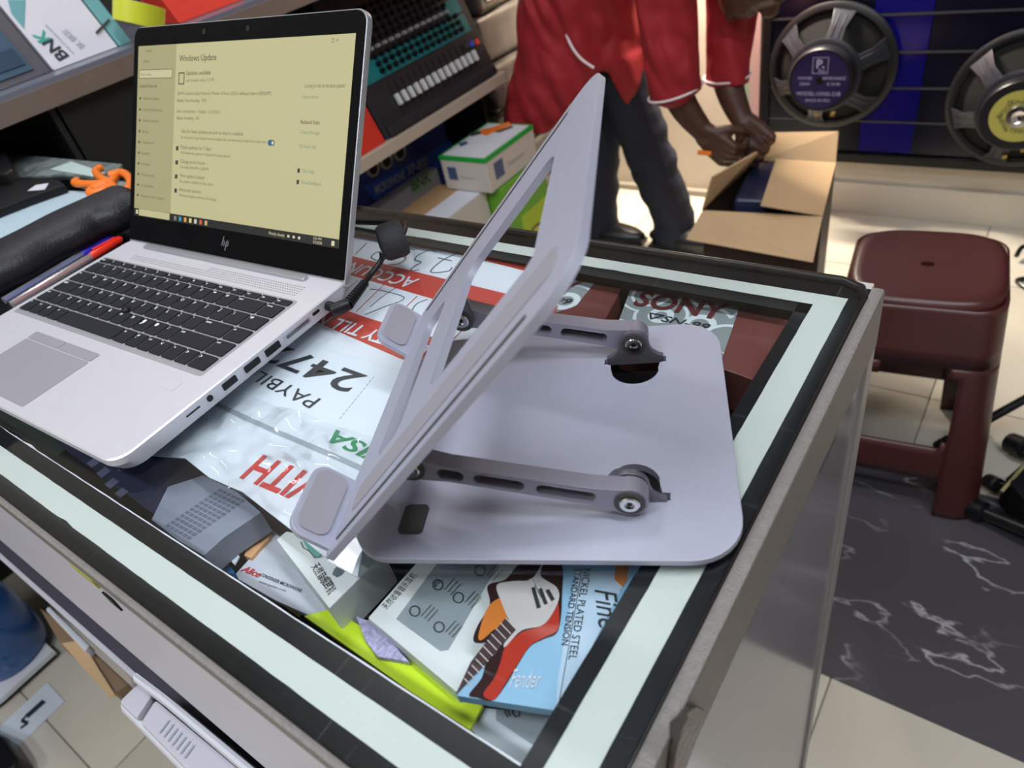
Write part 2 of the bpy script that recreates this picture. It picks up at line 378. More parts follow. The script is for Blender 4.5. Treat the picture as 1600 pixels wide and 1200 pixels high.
build(fr, 'back_edge_bead', M_darktrim, cn, smooth=True)
fr = MB(); fr.box(X0, X1, Y1-0.004, Y1+0.004, -0.05, -0.006); build(fr, 'back_rail', M_lamlight, cn, bevel=0.001)
pn = MB(); pn.box(X1-0.006, X1+0.004, Y0+0.0, Y1-0.004, FZ+0.01, -0.052); build(pn, 'side_panel', M_panel, cn)
cp = MB(); cp.box(X1-0.008, X1+0.007, Y1-0.014, Y1+0.004, FZ, -0.052); build(cp, 'corner_post', mat('corner_post_grey', srgb(150, 148, 150), 0.4, 0.3), cn, bevel=0.001)
bp = MB(); bp.box(X0, X1-0.008, Y1-0.004, Y1+0.002, FZ+0.01, -0.05); build(bp, 'back_panel', M_panel, cn)
lp = MB(); lp.box(X0, X0+0.012, Y0, Y1-0.004, FZ, -0.006); build(lp, 'end_panel', M_board, cn)
# sticker outline on side panel
st = MB(); n = (1, 0, 0)
pp_ = [GX(1310, 640, X1+0.0045), GX(1288, 672, X1+0.0045), GX(1281, 738, X1+0.0045), GX(1306, 684, X1+0.0045), GX(1310, 640, X1+0.0045)]
for a, b in zip(pp_, pp_[1:]): stroke(st, [a, b], 0.0012, n)
build(st, 'sticker_outline', M_ink, cn)
# torn trim near the lower right
tr = MB(); q = [(1062, 1108), (1078, 1098), (1092, 1104), (1090, 1120), (1062, 1196), (1040, 1215), (1046, 1168)]
tr.solid([GX(x, y, X1+0.0095) for x, y in q], (0.003, 0, 0)); build(tr, 'torn_trim', mat('torn_trim_metal', srgb(92, 80, 76), 0.3, 0.6, 0.4, 90, 0.8, 150), cn, bevel=0.0008)
tr = MB(); q = [(1046, 1128), (1056, 1120), (1066, 1108), (1072, 1120), (1052, 1156), (1046, 1150)]
tr.solid([GX(x, y, X1+0.013) for x, y in q], (0.001, 0, 0)); build(tr, 'torn_gap', M_rubdark, cn)
# front: drawer face, slot, shelf boards
fp = MB(); PRF = [(0.0295, -0.014), (0.0285, -0.06), (0.0272, -0.12), (0.0258, -0.165), (0.0240, -0.185), (0.0226, -0.197), (0.0225, -0.206), (0.0240, -0.212), (0.0400, -0.212), (0.0400, -0.014)]
fp.solid([(X0, a, b) for a, b in PRF], (X1-0.02-X0, 0, 0)); build(fp, 'front_panel', M_board, cn, smooth=True, auto=50, label='pale grey front panel with a rounded lower edge')
sh = MB(); sh.box(X0, X1-0.02, 0.0165, Y1-0.01, -0.316, -0.301); build(sh, 'shelf', mat('shelf_violet_shaded', srgb(66, 62, 74), 0.6), cn)  # violet board, darkened to hold the shadow under the front panel
sh = MB(); sh.box(X0, X1-0.02, 0.0115, 0.0165, -0.318, -0.300); build(sh, 'shelf_edge', M_board, cn, bevel=0.001)
sh = MB(); sh.box(X0, X1-0.02, 0.03, Y1-0.01, FZ+0.05, FZ+0.07); build(sh, 'shelf', M_board, cn)
md = MB(); md.box(X0, X1-0.02, 0.10, 0.11, -0.30, -0.143); build(md, 'inner_panel', mat('inner_grey', srgb(88, 84, 96), 0.5), cn)
lk = MB(); a = GY(175, 940, 0.0282); lk.box(a.x-0.006, a.x+0.006, 0.0278, 0.0290, a.z-0.006, a.z+0.006); build(lk, 'lock_slot', M_black, cn)
lk = MB(); a = GY(135, 902, 0.0285); lk.box(a.x-0.016, a.x+0.012, 0.0282, 0.0292, a.z-0.004, a.z+0.004); build(lk, 'tape_scrap', mat('yellow_scrap', srgb(170, 165, 50), 0.5), cn)
# display shelf inside under the glass
ds = MB(); ds.box(X0+0.012, X1-0.01, Y0+0.006, Y1-0.006, -0.1425, -0.135); build(ds, 'display_shelf', mat('display_shelf_dark', srgb(30, 33, 36), 0.6), cn)
# taped border just under the glass
def band(x0, x1, y0, y1, z, m, nm, lab):
    rag = MB(); L = max(x1-x0, y1-y0); n_ = int(L/0.012); P = []
    if x1-x0 > y1-y0:
        A = [(x0+(x1-x0)*k/n_, y0+random.uniform(-.0001, .0001)) for k in range(n_+1)]; B = [(x0+(x1-x0)*k/n_, y1+random.uniform(-.0002, .0002)+(0.0009 if random.random() < 0.02 else 0)) for k in range(n_+1)]
    else:
        A = [(x0+random.uniform(-.0002, .0002), y0+(y1-y0)*k/n_) for k in range(n_+1)]; B = [(x1+random.uniform(-.0001, .0001), y0+(y1-y0)*k/n_) for k in range(n_+1)]
    vs = [(a[0], a[1], z) for a in A]+[(b[0], b[1], z) for b in B]; k2 = n_+1
    fs = [[i, i+1, k2+i+1, k2+i] if x1-x0 > y1-y0 else [i, k2+i, k2+i+1, i+1] for i in range(n_)]
    rag.add(vs, fs); return build(rag, nm, m, cn, label=lab)
zt = -0.0062
band(X0, X1, Y0, 0.0442, zt, M_tapebx, 'tape_strip', 'black outer tape along the front')
band(X0, -0.0862, 0.0442, 0.0600, zt, M_tapew, 'tape_strip', 'white tape along the front')
band(X0, -0.1055, 0.0600, 0.0710, zt, M_tapebx, 'tape_strip', 'black inner tape along the front')
band(X0, -0.1135, 0.0710, 0.0718, zt, M_white, 'tape_strip', 'thin white line along the front')
band(-0.0862, X1, 0.0442, 0.4375, zt, M_tapeby, 'tape_strip', 'black outer tape along the right side')
band(-0.1055, -0.0862, 0.0600, 0.4375, zt, M_tapew, 'tape_strip', 'white tape along the right side')
band(-0.1145, -0.1055, 0.0710, 0.4120, zt, M_tapeby, 'tape_strip', 'dark grey inner tape along the right side')
band(X0, X1, 0.4375, Y1-0.004, zt, M_tapebx, 'tape_strip', 'black outer tape along the back')
band(X0, -0.1055, 0.4240, 0.4375, zt, M_tapew, 'tape_strip', 'white tape along the back')
band(X0, -0.1145, 0.4120, 0.4240, zt, M_tapebx, 'tape_strip', 'black inner tape along the back')
gl = MB(); gl.prism(rrect(X0, X1, Y0, Y1-0.001, [0.018, 0.002, 0.002, 0.002]), -0.004, 0.0)
gv = MB(); top = [(p[0], p[1], -0.0002) for p in rrect(X0, X1, Y0, Y1-0.002, [0.018, 0.002, 0.002, 0.002])]; gv.add(top, [list(range(len(top)))])
build(gv, 'glass_top', M_glass, cn)

# ------------------------------------------------------------------ things under the glass
def under(name, px, z, th, m, label, cat, bevel=0.0006, group=None):
    return tag(build(quad_px(MB(), px, z, th), name, m, bevel=bevel), label, cat, group)
# large till sign
zs = -0.012
sg = thing('payment_sign', 'large white and red till number sign lying upside down under the glass', 'sign', G(560, 560, zs))
pts = [(-0.80, 0.447), (-0.312, 0.420), (-0.298, 0.410), (-0.262, 0.125), (-0.250, 0.108), (-0.270, 0.108), (-0.300, 0.112), (-0.335, 0.116), (-0.370, 0.120), (-0.405, 0.118), (-0.44, 0.122), (-0.47, 0.112), (-0.50, 0.100), (-0.80, 0.110)]
build(MB().prism(pts, zs-0.001, zs), 'sheet', M_paper, sg)
def redband(px, nm='red_band'): build(quad_px(MB(), px, zs+0.0006, 0.0004), nm, M_redp, sg)
redband([(540, 352), (700, 379), (827, 411), (884, 427), (882, 441), (826, 424), (700, 392), (540, 362)])
redband([(540, 397.5), (692, 435), (800, 461), (872, 478), (862, 499), (790, 487), (675, 466), (540, 427)])
redband([(470, 465), (510, 474), (579, 498), (680, 528), (800, 560), (790, 600), (690, 580), (624, 559), (487, 499.5), (452, 487)])
tx = MB(); write_px(tx, 'ACCOUNT NO', (656, 437), (502, 397), zs+0.0006, height=0.0155, bold=0.012)
write_px(tx, 'EQUITY TILL NO', (674, 542), (488, 485), zs+0.0006, height=0.0140, bold=0.012); build(tx, 'lettering', M_paper, sg)
tx = MB(); write_px(tx, '2472', (574, 588), (430, 536), zs, height=0.022, bold=0.012)
write_px(tx, 'PAYBILL', (502, 624), (394, 573), zs, height=0.0115, bold=0.0)
build(tx, 'lettering', M_ink, sg)
tx = MB(); write_px(tx, 'WITH', (537, 760), (411, 712), zs, height=0.022, bold=0.02); build(tx, 'lettering', M_inkred, sg)
tx = MB(); write_px(tx, 'VISA', (612, 712), (525, 672), zs, height=0.011, bold=0.02, shear=0.2); build(tx, 'lettering', M_inkgreen, sg)
tx = MB(); stroke(tx, [G(240, 585, zs), G(330, 628, zs), G(430, 674, zs), G(520, 712, zs), G(600, 748, zs)], 0.004, (0, 0, 1)); build(tx, 'divider_line', M_inkgrey, sg)
tx = MB()
for k in range(12):
    a = (584+(529-584)*k/12, 589+(657-589)*k/12); b = (584+(529-584)*(k+.55)/12, 589+(657-589)*(k+.55)/12); stroke(tx, [G(*a, zs), G(*b, zs)], 0.0006, (0, 0, 1))
build(tx, 'dashed_line', M_inkgrey, sg)
tx = MB()
for a, b in [((600, 445), (556, 488)), ((652, 463), (606, 507)), ((700, 477), (655, 522)), ((748, 489), (704, 535)), ((560, 438), (520, 470))]: stroke(tx, [G(*a, zs), G(*b, zs)], 0.0009, (0, 0, 1))
build(tx, 'cell_line', M_redp, sg)
tx = MB()   # handwritten digits
def hand(ps, wd=0.0013): stroke(tx, smoothpath([G(x, y, zs) for x, y in ps], 6), wd, (0, 0, 1))
hand([(682, 394), (672, 391), (655, 398), (648, 406), (658, 410), (648, 416), (642, 423), (655, 422)]); hand([(712, 397), (690, 408), (673, 425), (700, 424), (706, 418)]); hand([(684, 403), (706, 408)])
hand([(745, 402), (751, 410), (745, 420), (735, 426)]); hand([(573, 380), (555, 398)], 0.0011); hand([(648, 391), (630, 388), (625, 397), (634, 404), (622, 413), (608, 413)]); hand([(603, 396), (590, 394), (580, 402), (590, 408)])
hand([(578, 452), (600, 455), (632, 466), (600, 480), (570, 492)], 0.0010); hand([(622, 448), (600, 462), (578, 480)], 0.0010); hand([(668, 468), (650, 476), (641, 492)], 0.0010); hand([(560, 520), (575, 508)], 0.001)
build(tx, 'handwriting', M_pen, sg)
# plastic film sheet over the sign
fm = MB(); N = 60
import mathutils
c0 = [G(330, 600, -0.008), G(600, 690, -0.008), G(560, 870, -0.008), G(230, 700, -0.008)]; vs = []; fs = []
for i in range(N+1):
    for j in range(N+1):
        u = i/N; v = j/N; p = (c0[0]*(1-u)+c0[1]*u)*(1-v)+(c0[3]*(1-u)+c0[2]*u)*v
        h = mathutils.noise.noise(Vector((p.x*42, p.y*60, 1)))*0.0048+mathutils.noise.noise(Vector((p.x*120, p.y*110, 5)))*0.0014
        vs.append((p.x, p.y, max(-0.0114, min(-0.0012, -0.0064+h))))
for i in range(N):
    for j in range(N): fs.append([i*(N+1)+j, i*(N+1)+j+1, (i+1)*(N+1)+j+1, (i+1)*(N+1)+j])
a_, b_, c_ = [Vector(vs[q]) for q in fs[0][:3]]
if (b_-a_).cross(c_-a_).z < 0: fs = [f[::-1] for f in fs]
fm.add(vs, fs); M_film2 = glass_mat('crinkled_film', (0.98, 0.98, 0.98, 1), 1.45, 0.05)
tag(build(fm, 'plastic_sheet', M_film2, smooth=True, auto=180), 'clear crinkled plastic film over the near part of the till sign', 'plastic sheet')

# dark items at the left part
z6 = -0.032
under('dark_leaflet', [(86, 690), (230, 640), (330, 745), (415, 800), (300, 815), (236, 800)], z6-0.006, 0.002, M_navy, 'navy leaflet with small white squares beneath the laptop corner, under the glass', 'leaflet')
lf = bpy.data.objects['dark_leaflet']; tx = MB()
for k, (x, y) in enumerate([(135, 724), (150, 740), (163, 757), (178, 772)]):
    d1 = G(x+9, y+7, z6-0.0055)-G(x, y, z6-0.0055); d2 = Vector((-d1.y, d1.x, 0)); p = G(x, y, z6-0.0055)
    tx.solid([p, p+d1*1.0, p+d1+d2*0.8, p+d2*0.8], (0, 0, 0.0002))
write_px(tx, 'MEGAPRO', (160, 712), (188, 738), z6-0.0055, height=0.006, bold=0.01)
build(tx, 'white_squares', mat('leaflet_print', srgb(86, 88, 116), 0.6), lf)
under('green_tin', [(0, 640), (56, 660), (118, 690), (88, 712), (0, 665)], z6-0.01, 0.02, mat('dark_green', srgb(38, 50, 40), 0.5), 'dark green pack in the front left corner under the glass', 'package')
gb = under('keyboard_picture_box', [(262, 760), (318, 742), (370, 768), (408, 800), (352, 838), (318, 868), (280, 846), (236, 812)], z6, 0.02, mat('silver_print', srgb(128, 134, 150), 0.45), 'silver grey box printed with a keyboard, under the glass in front of the sign', 'box')
tx = MB(); A = G(256, 822, z6); Bv = G(298, 846, z6)-A; Cv = G(345, 762, z6)-A
for i in range(6):
    for j in range(12):
        u = (i+0.12)/6; v = (j+0.1)/12; p = A+Bv*u*0.95+Cv*v; a = Bv*(0.12); b = Cv*(0.055); tx.solid([p, p+a, p+a+b, p+b], (0, 0, 0.0002))
build(tx, 'key_print', mat('print_slate', srgb(92, 98, 116), 0.5), gb, kind='stuff')
# accessory cards
al = under('string_card', [(428, 828), (395, 867), (368, 896), (372, 905), (430, 938), (492, 966), (512, 950), (480, 900), (450, 852)], -0.058, 0.004, mat('card_pale_grey', srgb(196, 200, 212), 0.4), 'pale grey card with red script name lying in front of the earphone box', 'card')
tx = MB(); write_px(tx, 'Alice', (376, 892), (404, 903), -0.0578, height=0.0045, bold=0.02, shear=0.3); build(tx, 'lettering', M_inkred, al)
tx = MB(); write_px(tx, 'CONDENSER MICROPHONE', (406, 900), (470, 926), -0.0578, height=0.0022, bold=0.01); write_px(tx, 'www.guitar.com', (404, 910), (446, 925), -0.0578, height=0.0014); build(tx, 'lettering', M_ink, al)
under('orange_pouch', [(425, 824), (400, 832), (386, 852), (381, 868), (392, 872), (404, 858), (420, 842)], -0.055, 0.006, mat('peach', srgb(222, 168, 120), 0.5), 'small peach orange pouch behind the pale card under the glass', 'pouch')
tg = under('price_tag', [(358, 852), (374, 868), (366, 882), (350, 866)], -0.052, 0.002, M_paper, 'tiny white tag with red writing left of the pale card', 'tag')
tx = MB(); write_px(tx, 'GST', (355, 862), (366, 872), -0.0519, height=0.004, bold=0.02); build(tx, 'lettering', M_inkred, tg)
under('blue_stick', [(338, 868), (346, 869), (366, 892), (362, 897), (350, 892)], -0.06, 0.006, mat('bright_blue', srgb(40, 120, 190), 0.4), 'small bright blue stick at the front edge under the glass', 'stick')
ys = under('yellow_sticker', [(436, 940), (444, 937), (476, 950), (465, 961)], -0.066, 0.003, mat('yellow_sticker', srgb(232, 226, 50), 0.5), 'yellow sticker with black letters at the front edge under the glass', 'sticker')
tx = MB(); write_px(tx, 'TR', (446, 950), (466, 954), -0.0659, height=0.007, bold=0.03); build(tx, 'lettering', M_ink, ys)
lime = mat('lime_card', srgb(204, 232, 40), 0.45)
under('lime_card', [(474, 962), (520, 950), (600, 1000), (715, 1090), (755, 1102), (733, 1140), (640, 1080)], -0.052, 0.003, lime, 'bright lime green card along the front edge under the glass', 'card')
under('lavender_bag', [(556, 962), (590, 975), (640, 1035), (628, 1032), (590, 1026), (570, 1000)], -0.048, 0.004, mat('lavender_dots', srgb(176, 170, 205), 0.6, 0, 0.35, 400), 'lavender dotted pouch between the two earphone boxes', 'pouch')
wc = under('white_leaflet', [(733, 1138), (752, 1105), (862, 1115), (880, 1180), (830, 1215), (790, 1190)], -0.058, 0.002, M_paper, 'white leaflet with a grey loudspeaker icon in the near right corner under the glass', 'leaflet')
tx = quad_px(MB(), [(775, 1108), (860, 1118), (835, 1165), (775, 1125)], -0.0575, 0.0003); build(tx, 'grey_panel', M_inkgrey, wc)
tx = MB(); 
for pts in ([(800, 1112), (805, 1120), (812, 1118), (812, 1110), (806, 1109), (800, 1112)], [(797, 1108), (794, 1113), (798, 1119)], [(793, 1106), (789, 1113), (794, 1121)]): stroke(tx, [G(x, y, -0.057) for x, y in pts], 0.0008, (0, 0, 1))
build(tx, 'speaker_icon', M_ink, wc)
# earphone boxes
M_boxw = mat('earbox_white', srgb(222, 226, 226), 0.35); M_boxg = mat('earbox_greenish', srgb(168, 182, 150), 0.4)
def earbox(top, z, th, label):
    o = quad_px(MB(), top, z, th); return tag(build(o, 'earphone_box', M_boxw, bevel=0.0012), label, 'box')
ea = earbox([(431, 843), (446, 829), (628, 920), (600, 905), (567, 896), (514, 951)], -0.030, 0.03, '')
bpy.data.objects.remove(ea)
ea = earbox([(431, 843), (447, 829), (600, 862), (568, 897), (514, 951)], -0.030, 0.030, 'white earphone box with a teal earpiece picture beneath the stand corner')
eb = earbox([(574, 965), (654, 874), (780, 830), (860, 860), (835, 880), (713, 1082)], -0.040, 0.028, 'white earphone box with a grey info panel next to the guitar string pack')
CJ = '天使の彼岸耳'
tx = MB(); write_px(tx, '天然音乐耳机', (486, 886), (514, 930), -0.030, height=0.0055); 
for k in range(10): stroke(tx, [G(497+k*2.0, 900+0.2*k, -0.0299), G(505+k*2, 915+0.2*k, -0.0299)], 0.0002, (0, 0, 1))
build(tx, 'lettering', M_ink, ea)
tx = MB(); tx.prism([(G(x, y, -0.0295).x, G(x, y, -0.0295).y) for x, y in [(473, 845), (480, 843), (492, 852), (503, 862), (500, 870), (490, 870), (483, 862)]], -0.0298, -0.0290); build(tx, 'earpiece_picture', mat('teal_print', srgb(82, 160, 152), 0.4), ea, bevel=0.0003)
tx = MB(); stroke(tx, [G(x, y, -0.0292) for x, y in [(470, 847), (474, 856), (484, 862), (492, 872), (502, 870), (504, 862)]], 0.0006, (0, 0, 1)); build(tx, 'earpiece_outline', M_ink, ea)
tx = quad_px(MB(), [(522, 890), (530, 880), (544, 884), (534, 898), (526, 902), (519, 897)], -0.0295, 0.0004); build(tx, 'grey_bud_picture', mat('print_grey', srgb(104, 112, 118), 0.4), ea)
tx = quad_px(MB(), [(619, 967), (686, 876), (784, 872), (700, 1015), (688, 1017)], -0.0395, 0.0004); build(tx, 'grey_panel', mat('panel_grey', srgb(148, 158, 164), 0.4), eb)
tx = MB(); write_px(tx, '天然收音音乐耳机', (604, 953), (652, 900), -0.040, height=0.005); build(tx, 'lettering', M_ink, eb)
tx = MB()
for cx, cy in [(684, 914), (648, 955), (716, 934), (686, 980), (750, 892)]:
    stroke(tx, [G(cx+8*math.cos(a*0.52), cy+8*math.sin(a*0.52), -0.039) for a in range(13)], 0.0006, (0, 0, 1))
    for k in range(3): stroke(tx, [G(cx+10+5*k, cy+8+4*k, -0.039), G(cx+26+5*k, cy-10+4*k, -0.039)], 0.0004, (0, 0, 1))
write_px(tx, '20', (679, 918), (689, 910), -0.039, height=0.003)
build(tx, 'icons', M_ink, eb)
build(quad_px(MB(), [(573, 970), (713, 1086), (720, 1080), (580, 965)], -0.05, 0.012), 'side_print', mat('side_green', srgb(168, 190, 110), 0.4), eb)
# guitar string pack
zp = -0.026
gp = thing('guitar_string_pack', 'light blue guitar string pack with a red guitar picture under the glass', 'package', G(850, 1000, zp))
M_sky = mat('pack_blue', srgb(140, 182, 212), 0.4, 0, 0.04, 8)
build(quad_px(MB(), [(714, 1087), (795, 958), (835, 870), (1015, 870), (990, 900), (920, 1020), (867, 1110), (800, 1100)], zp, 0.006), 'card', M_sky, gp)
build(quad_px(MB(), [(900, 892), (985, 892), (920, 1020), (868, 1108), (872, 1060)], zp+0.0003, 0.0003), 'side_flap_print', mat('pack_blue_light', srgb(178, 200, 220), 0.4), gp)
def closed(px, n=5):
    out = []; k = len(px)
    for i in range(k):
        p0, p1, p2, p3 = [Vector(px[(i+j) % k]) for j in (-1, 0, 1, 2)]
        for q in range(n):
            t = q/n; v = 0.5*((2*p1)+(p2-p0)*t+(2*p0-5*p1+4*p2-p3)*t*t+(3*p1-p0-3*p2+p3)*t**3); out.append((v.x, v.y))
    return out
def pic(px, z, m, nm): return build(quad_px(MB(), closed(px) if nm in ('guitar_body', 'guitar_red_part', 'guitar_burst', 'pickguard') else px, zp+z, 0.0002), nm, m, gp)
M_gred = mat('guitar_red', srgb(176, 52, 36), 0.3); M_gdark = mat('guitar_dark', srgb(48, 26, 26), 0.3)
pic([(873, 872), (878, 930), (872, 985), (850, 998), (828, 1010), (808, 1040), (790, 1070), (770, 1094), (745, 1090), (733, 1085), (752, 1060), (760, 1035), (775, 1020), (782, 1002), (742, 1004), (745, 980), (765, 945), (762, 915), (790, 905), (815, 880)], 0.0005, M_gdark, 'guitar_body')
pic([(868, 930), (873, 980), (850, 996), (828, 1009), (808, 1038), (788, 1070), (772, 1093), (755, 1085), (772, 1060), (782, 1035), (790, 1010), (815, 988), (845, 975)], 0.0007, M_gred, 'guitar_red_part')  # red part of the printed guitar body
pic([(812, 905), (800, 925), (765, 945), (748, 990), (752, 1000), (770, 985), (790, 970), (800, 940)], 0.0007, mat('guitar_orange', srgb(206, 120, 50), 0.3), 'guitar_burst')
pic([(848, 880), (845, 900), (870, 918), (872, 940), (850, 975), (815, 985), (790, 1010), (788, 1005), (800, 985), (785, 945), (776, 915), (800, 908), (830, 905)], 0.0009, mat('pickguard', srgb(196, 190, 188), 0.35), 'pickguard')
pic([(790, 965), (806, 984), (760, 1035), (712, 1085), (735, 1035), (762, 1000)], 0.0011, mat('neck_wood', srgb(70, 50, 52), 0.4), 'guitar_neck')
tx = MB()
for k in range(11):
    u = k/11; a = (792-70*u**0.9, 967+105*u**1.1); stroke(tx, [G(a[0]-2, a[1]-1, zp+0.0012), G(a[0]+15*(1-0.4*u), a[1]+17*(1-0.4*u), zp+0.0012)], 0.0005, (0, 0, 1))
for k in range(3): stroke(tx, [G(829+k*9, 905+k*8, zp+0.0012), G(843+k*9, 935+k*6, zp+0.0012)], 0.0022, (0, 0, 1))
build(tx, 'fret_lines', mat('fret', srgb(200, 195, 190), 0.3), gp)
tx = MB()
for k in range(3): stroke(tx, [G(833+k*11, 918+k*2, zp+0.0014), G(842+k*11, 950-k*6, zp+0.0014)], 0.002, (0, 0, 1))
write_px(tx, 'NICKEL PLATED STEEL', (912, 889), (888, 1031), zp+0.0004, height=0.0040)
write_px(tx, 'STANDARD TENSION', (898, 889), (877, 1008), zp+0.0004, height=0.0034, bold=0.005)
stroke(tx, [G(910, 888, zp), G(872, 1108, zp)], 0.0004, (0, 0, 1))
write_px(tx, 'Fine', (929, 922), (936, 985), zp+0.0004, height=0.011, shear=0.4)
build(tx, 'lettering', M_ink, gp)
tx = MB(); write_px(tx, 'Fender', (796, 1074), (844, 1076), zp+0.0004, height=0.009, shear=0.4); build(tx, 'lettering', M_paper, gp)
pic([(962, 880), (982, 882), (980, 905), (973, 917), (960, 905)], 0.0006, mat('orange_print', srgb(196, 120, 60), 0.4), 'orange_print')
# branded boxes at the back right
zb = -0.020
M_mar = mat('maroon_gloss', srgb(112, 66, 62), 0.18); M_conc = None
def concentric(name):
    m = mat(name, srgb(150, 158, 160), 0.3); nt = m.node_tree; b = nt.nodes['Principled BSDF']; tc = nt.nodes.new('ShaderNodeTexCoord')
    wv = nt.nodes.new('ShaderNodeTexVoronoi'); wv.inputs['Scale'].default_value = 24; wv.feature = 'F1'
    mm = nt.nodes.new('ShaderNodeMath'); mm.operation = 'MULTIPLY'; mm.inputs[1].default_value = 34
    sn = nt.nodes.new('ShaderNodeMath'); sn.operation = 'SINE'; r = nt.nodes.new('ShaderNodeValToRGB'); e = r.color_ramp.elements
    e[0].position = 0.62; e[0].color = srgb(138, 148, 150); e[1].position = 0.7; e[1].color = srgb(216, 226, 232)
    nt.links.new(tc.outputs['Object'], wv.inputs['Vector']); nt.links.new(wv.outputs['Distance'], mm.inputs[0]); nt.links.new(mm.outputs[0], sn.inputs[0]); nt.links.new(sn.outputs[0], r.inputs[0]); nt.links.new(r.outputs[0], b.inputs['Base Color']); return m
M_conc = concentric('circle_print')
def sony(top, grey, txt, sub, label):
    o = tag(build(quad_px(MB(), top, zb, 0.035), 'headphone_box', M_mar, bevel=0.0015), label, 'box', None)
    g = build(quad_px(MB(), grey, zb+0.0004, 0.0004), 'circle_print', M_conc, o)
    return o
s1 = sony([(985, 452), (1238, 500), (1222, 545), (1195, 600), (1140, 580), (960, 520)], [(985, 452), (1155, 480), (1142, 520), (1128, 560), (960, 520)], '', '', 'maroon and grey headphone box at the back right corner under the glass')
s2 = sony([(830, 428), (972, 450), (945, 500), (900, 560), (780, 545), (830, 480)], [(830, 428), (928, 443), (900, 478), (830, 500)], '', '', 'maroon and grey headphone box behind the tray of the stand under the glass')
M_marink = mat('maroon_ink', srgb(96, 44, 50), 0.3)
tx = MB(); write_px(tx, 'SONY', (988, 476), (1128, 500), zb+0.0006, height=0.020, bold=0.028); build(tx, 'lettering', M_marink, s1)
tx = MB(); write_px(tx, '▽SN-99', (1008, 497), (1106, 516), zb+0.0006, height=0.0075, bold=0.01, shear=0.2); build(tx, 'lettering', M_ink, s1)
tx = MB(); write_px(tx, 'SONY', (800, 445), (893, 461), zb+0.0006, height=0.020, bold=0.028); build(tx, 'lettering', M_marink, s2)
tx = MB(); write_px(tx, 'SN-99', (830, 465), (889, 476), zb+0.0006, height=0.0075, bold=0.01, shear=0.2); build(tx, 'lettering', M_ink, s2)
under('red_packet', [(1120, 588), (1200, 600), (1180, 625), (1130, 612)], -0.055, 0.012, mat('packet_red', srgb(176, 40, 44), 0.4), 'small red packet to the right of the stand base under the glass', 'packet')
under('black_packet', [(1125, 612), (1185, 622), (1165, 660), (1135, 665)], -0.075, 0.012, M_black, 'small black packet in front of the red packet under the glass', 'packet')
under('silver_lining', [(880, 423), (1040, 440), (1250, 474), (1235, 497), (985, 452), (870, 432)], -0.045, 0.004, mat('grey_lining', srgb(168, 164, 158), 0.5), 'grey lining strip behind the headphone boxes under the glass', 'strip')
# ------------------------------------------------------------------ laptop stand
CR = Vector((-0.0666, 0.1967, 0)); DX = Vector((0.898, 0.440, 0)).normalized(); DY = Vector((-DX.y, DX.x, 0))
def S(a, b, z): return CR+DX*a+DY*b+Vector((0, 0, z))
st = thing('laptop_stand', 'grey aluminium folding laptop stand with a steeply tilted open tray, unfolded on the counter', 'laptop stand', S(-0.1, 0.096, 0.0))
bs = MB(); bs.m = frame(CR, DX, DY)
BW = 0.192
outer = rrect(-0.205, 0.0, 0.0, BW, 0.026, 8)
def clip_hole(cy, s):   # punched hinge cutout
    c = -0.054; P = arc(c, cy+0.010*s, 0.0150, 0, 180, 18) if s > 0 else arc(c, cy+0.010*s, 0.0150, 180, 360, 18)
    if s > 0: return [(c+0.0195, cy-0.001), (c+0.0195, cy+0.004), (c+0.0160, cy+0.005)]+P+[(c-0.0160, cy+0.005), (c-0.0195, cy+0.004), (c-0.0195, cy-0.001)]
    return [(c-0.0195, cy+0.001), (c-0.0195, cy-0.004), (c-0.0160, cy-0.005)]+P+[(c+0.0160, cy-0.005), (c+0.0195, cy-0.004), (c+0.0195, cy+0.001)]
YN, YFr = 0.034, 0.158
holeN = clip_hole(YN+0.004, 1); holeF = clip_hole(YFr-0.002, -1)
bs.holed(outer, [holeN, holeF], 0.0022, 0.0062); build(bs, 'base_plate', M_stand, st, bevel=0.0005)
for (a, b) in ((-0.172, 0.026), (-0.172, BW-0.026)):
    p = MB(); p.m = frame(CR, DX, DY); p.prism(rrect(a-0.007, a+0.007, b-0.010, b+0.010, 0.003), 0.0062, 0.0074); build(p, 'rubber_pad', M_rubdark, st, bevel=0.0004, label='dark rubber pad on the base')
for (a, b) in ((-0.19, 0.014), (-0.014, 0.014), (-0.19, BW-0.014), (-0.014, BW-0.014)):
    p = MB(); p.m = frame(S(a, b, 0), DX, DY); p.lathe([(0.006, 0), (0.006, 0.0022)], 16); build(p, 'rubber_foot', M_rubdark, st)
